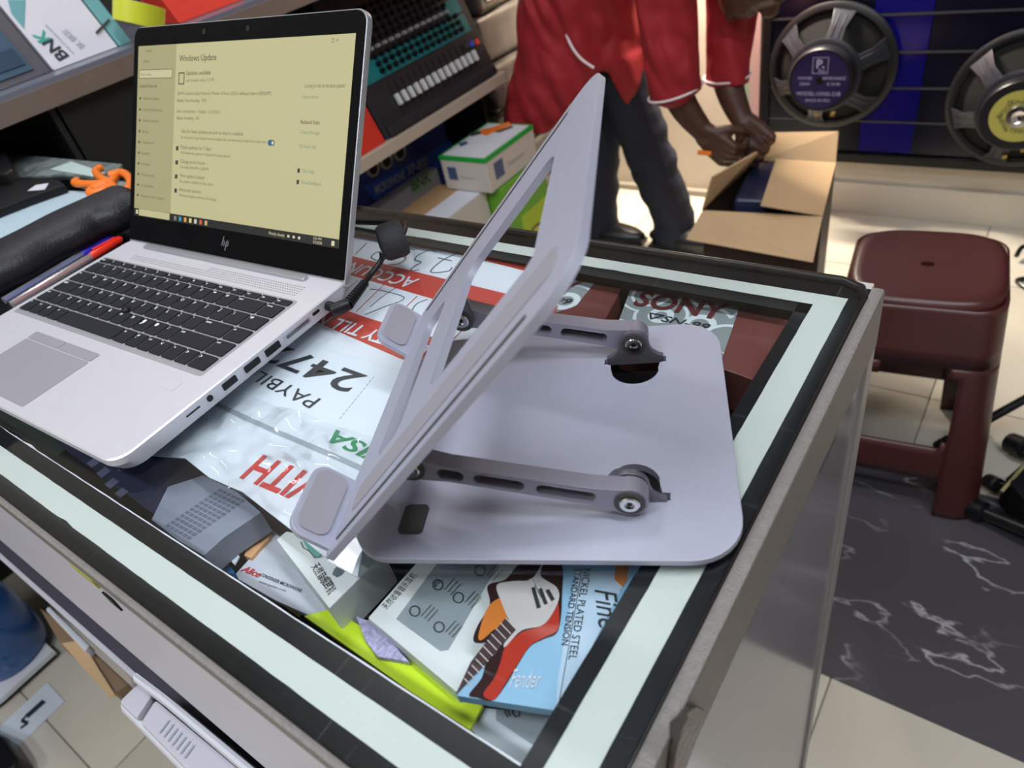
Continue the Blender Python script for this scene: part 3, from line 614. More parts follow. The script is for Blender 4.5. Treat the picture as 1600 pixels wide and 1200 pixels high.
# hinge ears on the base, arms and pivots
PB = (-0.054, 0.0185); PT = (-0.162, 0.0468)
def ear(y0, y1):
    cx_ = PB[0]; P = [(cx_-0.0180, 0.0030), (cx_-0.0180, 0.0085), (cx_-0.0150, 0.0095), (cx_-0.0115, 0.0125), (cx_-0.0100, 0.0160)]+arc(PB[0], PB[1], 0.0096, 175, 5, 14)+[(cx_+0.0100, 0.0160), (cx_+0.0115, 0.0125), (cx_+0.0150, 0.0095), (cx_+0.0180, 0.0085), (cx_+0.0180, 0.0030)]
    e = MB(); e.m = frame(CR, DX, z=-DY); e.prism([(p[0], p[1]) for p in P], -y1, -y0); return e
M_standdk = mat('stand_alu_dark', srgb(112, 108, 118), 0.42, 0.6)
AL = math.hypot(PT[0]-PB[0], PT[1]-PB[1])
def arm(y0, y1, slots_open):
    ux = (DX*(PT[0]-PB[0])+Vector((0, 0, PT[1]-PB[1]))).normalized(); e = MB()
    e.m = frame(S(PB[0], 0, PB[1]), ux, z=-DY if True else DY)
    # outline in (along, across arm)
    n = 12; P = [(0.0095*math.cos(math.radians(a)), 0.0095*math.sin(math.radians(a))) for a in range(60, 301, 15)]
    Q = [(AL+0.0085*math.cos(math.radians(a)), 0.0085*math.sin(math.radians(a))) for a in range(-120, 121, 15)]
    out = P+[(0.02, -0.0062), (AL-0.02, -0.0055)]+Q+[(AL-0.02, 0.0055), (0.02, 0.0062)]
    holes = []
    for a, b in ((0.017, 0.047), (0.053, 0.079), (0.084, 0.098)): holes.append(rrect(a, b, -0.0036, 0.0036, 0.0034, 4))
    e.holed(out, holes, -y1, -y0); return e
for k, (ya, yb, e0, e1, face) in enumerate(((0.026, 0.036, 0.0225, 0.026, 'near'), (0.159, 0.171, 0.1555, 0.159, 'far'))):
    build(ear(e0+ (0.0135 if k == 0 else 0), e1+(0.0135 if k == 0 else 0)), 'hinge_ear', M_standdk, st, bevel=0.0005)
    a = build(arm(ya-0.0005, yb-0.001, True), 'arm', mat('stand_arm_shaded', srgb(140, 137, 150), 0.42, 0.5), st, bevel=0.0008)  # arm grey darkened to carry the shade on its side face
    bw = MB(); ux = (DX*(PT[0]-PB[0])+Vector((0, 0, PT[1]-PB[1]))).normalized(); bw.m = frame(S(PB[0], 0, PB[1]), ux, z=-DY)
    bw.prism([(0.015, -0.005), (AL-0.012, -0.005), (AL-0.012, 0.005), (0.015, 0.005)], -(yb-0.002), -(yb-0.004)); build(bw, 'arm_web', M_standdk, a)
    for (pa, pz) in (PB, PT):
        s = MB(); s.m = frame(S(pa, (ya-0.001 if k == 0 else e0), pz), DX, z=-DY)
        s.lathe([(0.0052, -0.0005), (0.0052, 0.0010), (0.0046, 0.0016), (0.0026, 0.0016), (0.0024, 0.0003), (0.0, 0.0003)], 24, cap=False); sc_ = build(s, 'screw', M_chrome, st, smooth=True, label='chrome hinge screw')
        r = MB(); r.m = frame(S(pa, (ya-0.001 if k == 0 else e0), pz), DX, z=-DY); r.lathe([(0.0078, -0.0006), (0.0078, 0.0004), (0.0056, 0.0004), (0.0056, -0.0006)], 24, cap=False); build(r, 'washer', M_rubdark, st, smooth=True)
        r = MB(); r.m = frame(S(pa, (ya-0.001 if k == 0 else e0), pz), DX, z=-DY); r.prism([(0.0016*(1 if i % 2 else 0.62)*math.cos(i*math.pi/6), 0.0016*(1 if i % 2 else 0.62)*math.sin(i*math.pi/6)) for i in range(12)], 0.0004, 0.0009); build(r, 'socket', M_black, sc_)
# tray
TT = 0.8043; ya_ = math.atan2(DX.y, DX.x)+0.012; d_ = Vector((math.cos(ya_), math.sin(ya_), 0)); TW = Vector((-d_.y, d_.x, 0)); TU = d_*math.cos(TT)+Vector((0, 0, math.sin(TT))); TN = TU.cross(TW); 
if TN.z < 0: TN = -TN
TO = Vector((-0.2455, 0.0943, 0.022)); TWd, TL = 0.2199, 0.2141
# tray local frame: x = TW (across), y = TU (up), z = normal; TW x TU = -TN so mirror the across axis
tm = frame(TO, TW, TU)   # z axis = TW x TU
sgn = tm.col[2].xyz.dot(TN)
zt0, zt1 = (0, 0.0042) if sgn > 0 else (-0.0042, 0)
th_top = 0.0 if sgn > 0 else 0.0
def TZ(h): return h if sgn > 0 else -h   # height above upper face
tb = MB(); tb.m = tm
out = rrect(0, TWd, 0, TL, [0.024, 0.024, 0.006, 0.006], 8)
cut = rrect(0.053, 0.167, 0.087, 0.179, [0.012, 0.006, 0.010, 0.012], 6)
slot = rrect(0.048, 0.172, 0.031, 0.057, 0.008, 5)
tb.holed(out, [cut, slot], min(TZ(0), TZ(-0.0042)), max(TZ(0), TZ(-0.0042))); build(tb, 'tray', M_stand, st, bevel=0.0006)
for xx in (0.0075, TWd-0.0110):
    g = MB(); g.m = tm; a, b = sorted((TZ(0.0001), TZ(0.0005))); g.prism(rrect(xx-0.0011, xx+0.0011, 0.012, TL-0.030, 0.001), a, b); build(g, 'groove', M_rubdark, st, label='dark groove line along the tray side')
for xx in (0.028, TWd-0.0055):
    g = MB(); g.m = tm; a, b = sorted((TZ(0.0), TZ(0.0005))); hw_ = 0.010 if xx < 0.1 else 0.0038; g.prism(rrect(xx-hw_, xx+hw_, 0.020, TL-(0.014 if xx < 0.1 else 0.026), min(0.006, hw_*0.9)), a, b); build(g, 'tray_strip', M_standd, st, bevel=0.0003)  # flat grey bands along both tray sides
g = MB(); g.m = tm; a, b = sorted((TZ(-0.0042), TZ(-0.0085))); g.prism(rrect(0.150, 0.158, 0.150, 0.168, 0.002), a, b)
# hooks with pads
for (x0, x1) in ((0.006, 0.052), (0.166, 0.212)):
    hk = MB(); hk.m = frame(TO, TW, TN); zz = hk.m.col[2].xyz.dot(TU)   # local x across, y normal, z +-TU
    a, b = sorted((0.0, 0.0035*(1 if zz > 0 else -1)))
    hk.prism(rrect(x0, x1, -0.0042, 0.024, [0.009, 0.009, 0.002, 0.002], 6), a, b); h = build(hk, 'front_hook', M_stand, st, bevel=0.0006)
    pd = MB(); pd.m = frame(TO-TU*0.0, TW, TN); a, b = sorted((-0.0012*(1 if zz > 0 else -1), 0.0)); pd.prism(rrect(x0+0.004, x1-0.003, 0.0035, 0.0215, 0.006, 5), a, b); build(pd, 'rubber_pad', M_standd, h, bevel=0.0004)
    pd = MB(); pd.m = frame(TO+TU*0.0035, TW, TN); a, b = sorted((0.0012*(1 if zz > 0 else -1), 0.0)); pd.prism(rrect(x0+0.004, x1-0.003, 0.0035, 0.0215, 0.006, 5), a, b); build(pd, 'rubber_pad', M_standd, h, bevel=0.0004)
# brackets under the tray carrying the pivots
for (y0, y1) in ((0.0365, 0.040), (0.1555, 0.159)):
    e = MB(); e.m = frame(CR, DX, z=-DY); sl = math.tan(TT)
    tz = lambda a: 0.022+(a+0.2056)*sl-0.006
    P = [(-0.176, tz(-0.176)), (-0.156, tz(-0.156)), (-0.1545, 0.052)]+arc(PT[0], PT[1], 0.0085, 10, -190, 14)+[(-0.174, 0.050)]
    e.prism(P, -y1, -y0); build(e, 'tray_bracket', M_standdk, st)

# ------------------------------------------------------------------ laptop
LX, LY, LYAW, LTH, LD, LH, LW = -0.7648, 0.0712, 0.0376, 0.9889, 0.2302, 0.2129, 0.326
LXv = Vector((math.cos(LYAW), math.sin(LYAW), 0)); LYv = Vector((-LXv.y, LXv.x, 0)); LO = Vector((LX, LY, 0)); ZT = 0.019
lm = frame(LO, LXv, LYv)
lt = thing('laptop', 'open silver laptop with black keyboard and a yellowish settings page on screen', 'laptop', LO+LXv*0.163+LYv*0.115)
b = MB(); b.m = lm; lo_ = rrect(0.004, LW-0.004, 0.006, LD-0.004, 0.014, 6); hi_ = rrect(0, LW, 0, LD, 0.014, 6); n = len(lo_)
vs = [(p[0], p[1], 0.0035) for p in lo_]+[(p[0], p[1], 0.013) for p in hi_]+[(p[0], p[1], 0.0180) for p in hi_]+[(p[0]+(0.001 if p[0] < 0.16 else -0.001), p[1]+(0.001 if p[1] < 0.1 else -0.001), ZT) for p in hi_]
fs = [list(range(n))[::-1], list(range(3*n, 4*n))]
for r in range(3): fs += [[r*n+i, r*n+(i+1) % n, (r+1)*n+(i+1) % n, (r+1)*n+i] for i in range(n)]
b.add(vs, fs); base = build(b, 'base', M_alu, lt, smooth=True, auto=28)
for (a, c) in ((0.03, 0.02), (0.296, 0.02), (0.03, 0.21), (0.296, 0.21)):
    p = MB(); p.m = lm; p.prism(rrect(a-0.015, a+0.015, c-0.004, c+0.004, 0.003), 0, 0.0036); build(p, 'rubber_foot', M_rubdark, lt)
p = MB(); p.m = lm; p.prism(rrect(0.0080, 0.3055, 0.0865, 0.1885, 0.003), ZT-0.0002, ZT+0.0003); build(p, 'keyboard_well', M_well, lt)
kb = bpy.data.objects.new('keyboard', None); link(kb, lt, LO+LXv*0.155+LYv*0.137+Vector((0, 0, ZT)))
rows = [(0.1858, 0.1790, [1]*15, 'fn'), (0.1772, 0.1617, [1]*13+[2.05, 1.25], ''), (0.1597, 0.1442, [1.5]+[1]*12+[1.15, 1.3], ''),
        (0.1422, 0.1267, [1.75]+[1]*11+[2.0, 1.3], ''), (0.1247, 0.1092, [1.25]+[1]*11+[2.6, 1.3], ''), (0.1072, 0.0917, [1, 1, 1, 1.1, 5.4, 1.1, 1, 1, 1, 1, 1, 1.3], '')]
legs = [['esc']+['f%d' % i for i in range(1, 13)]+['ins', 'del'], list('`1234567890-=')+['back', 'home'], ['tab']+list('QWERTYUIOP[]')+['\\', 'up'],
        ['caps']+list("ASDFGHJKL;'")+['enter', 'dn'], ['shift']+list('\\ZXCVBNM,./')[:11]+['shift', 'end'], ['fn', 'ctrl', '#', 'alt', '', 'alt', 'g', 'ctrl', '<', '^v', '>', '>']]
lg = MB()
kcache = {}
for (ytop, ybot, ws, nm), lab in zip(rows, legs):
    tot = sum(ws); x = 0.0098; sc1 = (0.3035-0.0098)/tot
    for i, wd in enumerate(ws):
        kw = wd*sc1-0.0024; cx = x+wd*sc1/2; cy = (ytop+ybot)/2; x += wd*sc1; kh = ytop-ybot
        key = (round(kw, 5), round(kh, 4))
        loc = LO+LXv*cx+LYv*cy+Vector((0, 0, ZT+0.0003))
        if key not in kcache:
            k_ = MB(); k_.prism(rrect(-kw/2, kw/2, -kh/2, kh/2, 0.0012, 2), 0, 0.0013); o = build(k_, 'key', M_key, kb, origin=(0, 0, 0), bevel=0.0003, bseg=1); o.location = loc-ORG[kb.name]; kcache[key] = o.data
        else: o = place(kcache[key], 'key', loc, kb)
        o.rotation_euler = (0, 0, LYAW)
        s = lab[i] if i < len(lab) else ''
        if s:
            h = 0.0033 if len(s) == 1 else 0.0020
            write(lg, s, loc+LXv*(-kw/2+0.002)+LYv*(kh/2-h-0.0022 if nm != 'fn' else -0.0008)+Vector((0, 0, 0.0014)), LXv, LYv, height=h, lift=0.0001, bold=0.02)
build(lg, 'key_legends', mat('legend_white', srgb(225, 226, 232), 0.5), kb, kind='stuff')
p = MB(); p.m = lm; p.m = p.m @ Matrix.Translation((0.146, 0.1255, ZT+0.0012)); p.lathe([(0.0042, 0), (0.0038, 0.0022), (0.0028, 0.0032), (0, 0.0036)], 16, cap=False); build(p, 'pointing_stick', M_black, lt, smooth=True)
M_pad = mat('touchpad_grey', srgb(160, 157, 165), 0.4, 0.35)
p = MB(); p.m = lm; p.prism(rrect(0.0795, 0.186, 0.0072, 0.0640, 0.0025), ZT, ZT+0.0004); build(p, 'touchpad', M_pad, lt)
for (a, c) in ((0.0795, 0.1322), (0.1332, 0.186)):
    p = MB(); p.m = lm; p.prism(rrect(a, c, 0.0650, 0.0745, 0.002), ZT, ZT+0.0008); build(p, 'touchpad_button', M_pad, lt, bevel=0.0003)
p = MB(); p.m = lm; p.prism(rrect(0.2838, 0.2975, 0.0662, 0.0765, 0.001), ZT, ZT+0.0004); build(p, 'fingerprint_reader', M_alu, lt, bevel=0.0002, label='square fingerprint reader')
p = MB(); p.m = lm; p.prism(rrect(0.0400, 0.2860, 0.2135, 0.2205, 0.002), ZT-0.0005, ZT+0.0028); build(p, 'hinge_bar', M_lap2, lt, bevel=0.0012, bseg=3)
g = MB(); g.m = lm
for i in range(84):
    for j in range(5):
        if j > 2 and i < 40: continue
        u = 0.045+i*0.003; v = 0.1945+j*0.0030; g.box(u-0.0006, u+0.0006, v-0.0005, v+0.0005, ZT, ZT+0.0002)
build(g, 'speaker_grille', mat('grille_dots', srgb(120, 118, 124), 0.5), lt, kind='stuff')
def port(v0, v1, z0, z1, nm, m=M_black, r=0.0008):
    p = MB(); p.m = frame(LO+LXv*LW, LYv, z=LXv)
    p.prism(rrect(v0, v1, z0, z1, r, 3), -0.0002, 0.0004); return build(p, nm, m, lt)
port(0.182, 0.190, 0.0125, 0.0150, 'usb_c_port', r=0.0012); o = port(0.150, 0.179, 0.0100, 0.0150, 'dock_port', M_lap2)
port(0.152, 0.177, 0.0110, 0.0140, 'dock_slot'); port(0.130, 0.145, 0.0095, 0.0155, 'ethernet_port'); port(0.109, 0.124, 0.0100, 0.0155, 'hdmi_port'); port(0.088, 0.101, 0.0100, 0.0155, 'usb_port')
port(0.0735, 0.0785, 0.0105, 0.0155, 'audio_jack', r=0.0024); port(0.055, 0.067, 0.0125, 0.0135, 'card_slot', r=0.0004)
# lid
V0 = LO+LYv*(LD-0.008)+Vector((0, 0, ZT)); LU = LYv*math.cos(LTH)+Vector((0, 0, math.sin(LTH)))
dm = frame(V0, LXv, LU); DN = dm.col[2].xyz     # faces the user
p = MB(); p.m = dm; p.prism(rrect(-0.0008, LW+0.0008, -0.004, LH+0.0008, [0.011, 0.011, 0.003, 0.003], 6), -0.0070, -0.0008); lid = build(p, 'lid', M_lap2, lt, bevel=0.0008)
p = MB(); p.m = dm; p.prism(rrect(0.0005, LW-0.0005, 0.002, LH-0.0005, [0.010, 0.010, 0.002, 0.002], 6), -0.0010, 0.0003); bz = build(p, 'bezel', M_bezel, lid)
M_scr = bpy.data.materials.new('screen_glow'); M_scr.use_nodes = True
def emis(name, col, s):
    m = bpy.data.materials.new(name); m.use_nodes = True; bb = m.node_tree.nodes['Principled BSDF']; bb.inputs['Base Color'].default_value = (0.01, 0.01, 0.01, 1); bb.inputs['Roughness'].default_value = 0.4
    bb.inputs['Emission Color'].default_value = col; bb.inputs['Emission Strength'].default_value = s; return m
E_pg = emis('screen_page', srgb(189, 183, 138), 1.0); E_sd = emis('screen_sidebar', srgb(164, 158, 116), 1.0); E_tx = emis('screen_text', srgb(96, 94, 62), 1.0); E_lt = emis('screen_link', srgb(110, 140, 110), 1.0)
E_bl = emis('screen_toggle', srgb(30, 96, 124), 1.0); E_bar = emis('screen_taskbar', srgb(14, 14, 12), 1.0); E_wh = emis('screen_white', srgb(214, 208, 168), 1.0); E_dk = emis('screen_dark_text', srgb(40, 40, 30), 1.0); E_hi = emis('screen_search', srgb(196, 190, 148), 1.0)
def flat(x0, x1, y0, y1, z, m, nm, par):
    p = MB(); p.m = dm; p.add([(x0, y0, z), (x1, y0, z), (x1, y1, z), (x0, y1, z)], [[0, 1, 2, 3]]); return build(p, nm, m, par)
SX0, SX1, SY0, SY1 = 0.0088, 0.3168, 0.0275, 0.1950
scn = flat(SX0, SX1, SY0, SY1, 0.0005, E_pg, 'screen', lid)
# third level cannot go deeper: page pieces are siblings of the screen under the lid
flat(SX0, 0.0750, 0.0350, SY1, 0.00056, E_sd, 'page_sidebar', lid); flat(SX0, SX1, SY0, 0.0350, 0.00060, E_bar, 'taskbar', lid)
flat(0.018, 0.0735, 0.0282, 0.0348, 0.00064, E_pg, 'search_box', lid); flat(0.0115, 0.070, 0.1640, 0.1725, 0.00060, E_dk, 'find_box_border', lid); flat(0.0121, 0.0694, 0.1645, 0.1720, 0.00064, E_hi, 'find_box', lid)
def T(mb, s, x, y, h, width=None, **k): write(mb, s, V0+LXv*x+LU*y+DN*0.0007, LXv, LU, height=h, width=width, lift=0, **k)
d1 = MB(); d2 = MB(); d3 = MB()
T(d1, 'Settings', 0.022, 0.1890, 0.0026); T(d1, 'Home', 0.019, 0.1790, 0.0030); T(d1, 'Find a setting', 0.015, 0.1668, 0.0024); T(d2, 'Update & Security', 0.0125, 0.1555, 0.0030)
for k, s in enumerate(['Windows Update', 'Delivery Optimization', 'Windows Security', 'Backup', 'Troubleshoot', 'Recovery', 'Activation', 'Find my device', 'For developers', 'Windows Insider Program']):
    T(d1, s, 0.020, 0.1435-k*0.0107, 0.0027); d2.m = dm; d2.box(0.0135, 0.0160, 0.1438-k*0.0107, 0.1460-k*0.0107, 0.0006, 0.0007); d2.m = Matrix.Identity(4)
T(d2, 'Windows Update', 0.0805, 0.1790, 0.0056); T(d2, 'Updates available', 0.0930, 0.1665, 0.0038); T(d1, 'Last checked: today, 3:17 PM', 0.0930, 0.1605, 0.0026)
T(d1, '2024-04 Cumulative Update Preview for Windows 10 Version 22H2 for x64-based Systems (KB5036979)', 0.0795, 0.1485, 0.0030, width=0.140); T(d2, 'Status:', 0.0795, 0.1420, 0.0030); T(d1, 'Downloading - 95%', 0.0925, 0.1420, 0.0030)
T(d1, 'Intel Corporation - Display - 31.0.101.5', 0.0795, 0.1320, 0.0030); T(d2, 'Status:', 0.0795, 0.1258, 0.0030); T(d1, 'Installing - 0%', 0.0925, 0.1258, 0.0030)
T(d1, "Get the latest updates as soon as they're available", 0.0885, 0.1135, 0.0034); T(d1, 'Be among the first to get the latest non-security updates, fixes, and improvements as they roll out. Learn more', 0.0885, 0.1080, 0.0026, width=0.128)
for k, (a, c) in enumerate([('Pause updates for 7 days', 'Visit Advanced options to change the pause period'), ('Change active hours', 'Currently 8:00 AM to 5:00 PM'), ('View update history', 'See updates installed on your device'), ('Advanced options', 'Additional update controls and settings')]):
    T(d1, a, 0.0885, 0.0985-k*0.0135, 0.0034); T(d1, c, 0.0885, 0.0935-k*0.0135, 0.0026); d2.m = dm; d2.box(0.0805, 0.0845, 0.0965-k*0.0135, 0.1005-k*0.0135, 0.0006, 0.0007); d2.m = Matrix.Identity(4)
T(d1, 'Looking for info on the latest updates?', 0.262, 0.1545, 0.0032, width=0.048); T(d3, 'Learn more', 0.260, 0.1460, 0.0028); T(d2, 'Related links', 0.260, 0.1255, 0.0032); T(d3, 'Check Storage', 0.260, 0.1175, 0.0028); T(d3, 'OS build info', 0.260, 0.1060, 0.0028)
T(d3, 'Get help', 0.266, 0.0860, 0.0030); T(d3, 'Give feedback', 0.266, 0.0765, 0.0030); T(d2, '□  ×', 0.290, 0.1890, 0.0030)
d2.m = dm
for x0, x1, y0, y1 in ((0.0805, 0.0815, 0.158, 0.169), (0.0805, 0.090, 0.158, 0.159), (0.089, 0.090, 0.158, 0.169), (0.0805, 0.090, 0.168, 0.169), (0.260, 0.263, 0.0855, 0.0890), (0.260, 0.263, 0.0760, 0.0795)): d2.box(x0, x1, y0, y1, 0.0006, 0.0007)
d2.m = Matrix.Identity(4)
build(d1, 'page_text', E_tx, lid, kind='stuff'); build(d2, 'page_headings', E_dk, lid, kind='stuff'); build(d3, 'page_links', E_lt, lid)
tg_ = MB(); tg_.m = dm; tg_.prism(rrect(0.2190, 0.2280, 0.1062, 0.1112, 0.0024, 4), 0.0006, 0.0008); build(tg_, 'toggle', E_bl, lid)
tg_ = MB(); tg_.m = dm; tg_.prism(arc(0.2256, 0.1087, 0.0015, 0, 345, 12), 0.0009, 0.0010)
for x in (0.0125,): 
    for a in (0, 1): 
        for c in (0, 1): tg_.box(x+a*0.0021, x+0.0018+a*0.0021, 0.0295+c*0.0021, 0.0313+c*0.0021, 0.0006, 0.0008)
for k in range(3): tg_.box(0.253+k*0.007, 0.2555+k*0.007, 0.0300, 0.0322, 0.0006, 0.0008)
tg_.box(0.3085, 0.3120, 0.0290, 0.0330, 0.0006, 0.0008); tg_.m = Matrix.Identity(4)
T(tg_, '3:33 PM', 0.286, 0.0318, 0.0022); T(tg_, '5/2/2024', 0.286, 0.0286, 0.0022); T(tg_, 'Mostly cloudy', 0.228, 0.0300, 0.0026); build(tg_, 'taskbar_text', E_wh, lid)
for k, cc in enumerate([(120, 120, 110), (50, 150, 170), (220, 160, 60), (220, 200, 120), (200, 200, 190), (210, 90, 60), (190, 170, 110)]):
    flat(0.0815+k*0.0085, 0.0855+k*0.0085, 0.0290, 0.0332, 0.00066, emis('icon', srgb(*cc), 1.0), 'taskbar_icon', lid)
lgm = MB(); n_ = mat('logo_silver', srgb(150, 150, 155), 0.3, 0.5)
def seg(a, b, c, d): lgm.m = dm; lgm.prism([(a, b), (a+0.0011, b), (c+0.0011, d), (c, d)], 0.0004, 0.0006)
seg(0.1600, 0.0125, 0.1628, 0.0215); seg(0.1630, 0.0125, 0.1643, 0.0170); lgm.prism([(0.1619, 0.0172), (0.1643, 0.0172), (0.1641, 0.0180), (0.1621, 0.0180)], 0.0004, 0.0006)
seg(0.1650, 0.0085, 0.1678, 0.0180); lgm.prism([(0.1676, 0.0172), (0.1700, 0.0172), (0.1698, 0.0180), (0.1678, 0.0180)], 0.0004, 0.0006); seg(0.1688, 0.0130, 0.1700, 0.0172); lgm.prism([(0.1665, 0.0125), (0.1690, 0.0125), (0.1692, 0.0133), (0.1667, 0.0133)], 0.0004, 0.0006)
build(lgm, 'logo', n_, lid)
for x in (0.118, 0.182):
    wc_ = MB(); wc_.m = dm @ Matrix.Translation((x, 0.2045, 0.0003)); wc_.lathe([(0.0026, 0), (0.0026, 0.0003), (0.0, 0.0003)], 16, cap=False); build(wc_, 'webcam', mat('lens', srgb(4, 4, 8), 0.05), lid)

# power cable and plug
def lp_(u, v, z): return LO+LXv*u+LYv*v+Vector((0, 0, z))
pc = thing('power_cable', 'black laptop power cable with right-angled plug and a rolled strap', 'cable', G(560, 440, 0))
p = MB(); p.tube([lp_(LW+0.0005, 0.199, 0.0115), lp_(LW+0.010, 0.199, 0.0115)], 0.0042, 16); p.tube([lp_(LW+0.009, 0.1945, 0.0115), lp_(LW+0.0135, 0.2005, 0.0115), lp_(LW+0.0165, 0.207, 0.0115)], [0.0050, 0.0058, 0.0050], 16); build(p, 'plug', M_black, pc, smooth=True)
pa = lp_(LW+0.0165, 0.206, 0.0115); pbp = G(570, 442, 0.014); p = MB(); dd = (pbp-pa)
for k in range(9): p.tube([pa+dd*(k/9), pa+dd*((k+0.62)/9)], [0.0050-0.00014*k]*2, 14)
p.tube([pa, pbp], 0.0038, 12); build(p, 'strain_relief', M_black, pc, smooth=True)
rc = G(612, 376, 0.022)
cpth = smoothpath([pbp-dd*0.1, G(580, 428, 0.016), G(592, 413, 0.020), G(600, 398, 0.026)], 6); p = MB(); p.tube(cpth, [0.0024]*(len(cpth)-3)+[0.0032, 0.004, 0.0045], 12); build(p, 'cord', M_black, pc, smooth=True)
cp2 = smoothpath([G(626, 372, 0.022), G(632, 352, 0.020), G(620, 348, 0.010), G(560, 346, 0.0035), G(500, 341, 0.0035), G(420, 330, 0.0035), G(300, 318, 0.0035), G(190, 303, 0.0035)], 6)
p = MB(); p.tube(cp2, 0.0032, 12); build(p, 'cord', M_black, pc, smooth=True)
rdir = (G(632, 372, 0.02)-G(596, 384, 0.02)).normalized()
p = MB(); p.m = frame(rc-rdir*0.010+Vector((0, 0, 0.0)), Vector((0, 0, 1)), z=rdir); p.lathe([(0.004, -0.002), (0.0145, 0.0), (0.0165, 0.004), (0.0168, 0.018), (0.0150, 0.022), (0.005, 0.0225)], 28); build(p, 'strap_roll', mat('webbing_black', srgb(34, 33, 38), 0.7, 0, 0.15, 300, 0.5, 800), pc, smooth=True)

# pens
def pen(a, b, colcap, label, side, z=0.0045):
    A = G(*a, z); B = G(*b, z); d = (B-A).normalized(); L = (B-A).length
    t = thing('ballpoint_pen', label, 'pen', A); pm = glass_mat('pen_barrel_'+side, (0.9, 0.85, 0.85, 1) if side == 'red' else (0.85, 0.85, 0.95, 1), 1.45, 0.1, 0.25)
    p = MB(); p.tube([A, A+d*(L*0.72)], 0.0038, 8); build(p, 'barrel', pm, t, smooth=True)
    p = MB(); p.tube([A+d*0.002, A+d*(L*0.72)], 0.0012, 8); build(p, 'ink_tube', mat('ink_'+side, colcap, 0.4), t, smooth=True)
    p = MB(); p.tube([A+d*(L*0.70), A+d*(L*0.72), A+d*(L*0.98), B], [0.0042, 0.0046, 0.0042, 0.0022], 14); build(p, 'cap', mat('cap_'+side, colcap, 0.3), t, smooth=True)
    p = MB(); p.tube([A+d*(L*0.95)+Vector((0, 0, 0.0042)), A+d*(L*0.74)+Vector((0, 0, 0.0055))], 0.0012, 8); build(p, 'clip', mat('cap_'+side, colcap, 0.3), t, smooth=True)
pen((18, 476), (190, 372), srgb(225, 45, 25), 'clear pen with red cap beside the laptop keyboard', 'red')
pen((6, 470), (176, 369), srgb(60, 50, 205), 'clear pen with blue cap lying behind the red one', 'blue')

# black padded bag (long roll) left of the laptop
bg = MB(); cl = smoothpath([G(-110, 478, 0.022), G(-20, 431, 0.022), G(60, 386, 0.023), G(130, 348, 0.024), G(175, 328, 0.024), G(214, 312, 0.022)], 6)
n = len(cl); vs = []; fs = []; SEG = 24
for i, p in enumerate(cl):
    t = (cl[min(i+1, n-1)]-cl[max(i-1, 0)]).normalized(); sd = t.cross(Vector((0, 0, 1))).normalized(); e = min(1, min(i, n-1-i)/3.0); e = math.sqrt(max(0.02, 1-(1-e)**2))
    for k in range(SEG):
        a = 2*math.pi*k/SEG; ca, sa = math.cos(a), math.sin(a); rx = 0.040*e*(1+0.05*math.sin(i*0.9)); rz = 0.0225*e
        sx = math.copysign(abs(ca)**0.85, ca); sz = math.copysign(abs(sa)**0.9, sa)
        vs.append(Vector((p.x, p.y, 0.0240))+sd*sx*rx+Vector((0, 0, sz*rz-0.001)))
for i in range(n-1):
    for k in range(SEG): fs.append([i*SEG+k, i*SEG+(k+1) % SEG, (i+1)*SEG+(k+1) % SEG, (i+1)*SEG+k])
fs += [list(range(SEG))[::-1], [(n-1)*SEG+k for k in range(SEG)]]
bg.add(vs, fs)
M_leather = mat('black_leather', srgb(26, 24, 30), 0.42, 0, 0.08, 20, 0.35, 400, spec=0.4)
tag(build(bg, 'padded_roll', M_leather, smooth=True, subd=1, auto=180), 'thick black leather padded roll lying left of the laptop', 'bag')

# folders and papers at the far left of the counter
def lay(name, px, z, th, m, label, cat, bevel=0.0006):
    o = quad_px(MB(), px, z+th, th); return tag(build(o, name, m, bevel=bevel), label, cat)
fo = lay('plastic_folder', [(-60, 350), (60, 296), (165, 300), (160, 318), (60, 372), (-60, 430)], 0.0, 0.006, mat('pale_blue_paper', srgb(182, 202, 212), 0.35), 'clear folder with pale blue paper behind the black padded roll', 'folder')
wl = lay('black_wallet', [(-60, 285), (-10, 272), (92, 280), (101, 288), (44, 308), (0, 325), (-60, 350)], 0.0062, 0.012, M_black, 'flat black case with a white label behind the folder', 'case', 0.003)
lb = quad_px(MB(), [(56, 289), (76, 286), (70, 296), (43, 298)], 0.0187, 0.0004); build(lb, 'label', M_white, wl)
lay('paper_bag', [(0, 252), (20, 240), (90, 247), (190, 256), (175, 280), (100, 272), (20, 278), (0, 272)], 0.0, 0.004, mat('crinkled_grey_plastic', srgb(120, 128, 128), 0.3, 0, 0.5, 40, 0.6, 60), 'crumpled grey plastic bag at the far left edge of the counter', 'bag')
lay('white_card', [(78, 264), (112, 252), (165, 270), (150, 276)], 0.0045, 0.002, mat('pale_mint', srgb(190, 208, 204), 0.4), 'pale card on the crumpled grey plastic bag', 'card')
bk = lay('black_adapter', [(-40, 240), (8, 238), (20, 262), (5, 272), (-40, 275)], 0.0045, 0.03, M_black, 'black adapter block on the left edge of the counter', 'adapter', 0.004)
sc2 = thing('scissors', 'orange-handled scissors beside the screen on the left of the counter', 'scissors', G(160, 285, 0.0))
p = MB()
for pts in ([(158, 262), (150, 268), (158, 278), (172, 284), (180, 276)], [(172, 274), (192, 270), (204, 282), (200, 296), (182, 296), (172, 284)], [(122, 282), (118, 286), (140, 288), (160, 287), (172, 284)], [(172, 284), (160, 290), (144, 296), (142, 302), (160, 298), (176, 288)]):
    path = smoothpath([G(x, y, 0.016) for x, y in pts], 5); p.tube(path, 0.0055, 10)
build(p, 'handles', M_orange, sc2, smooth=True)
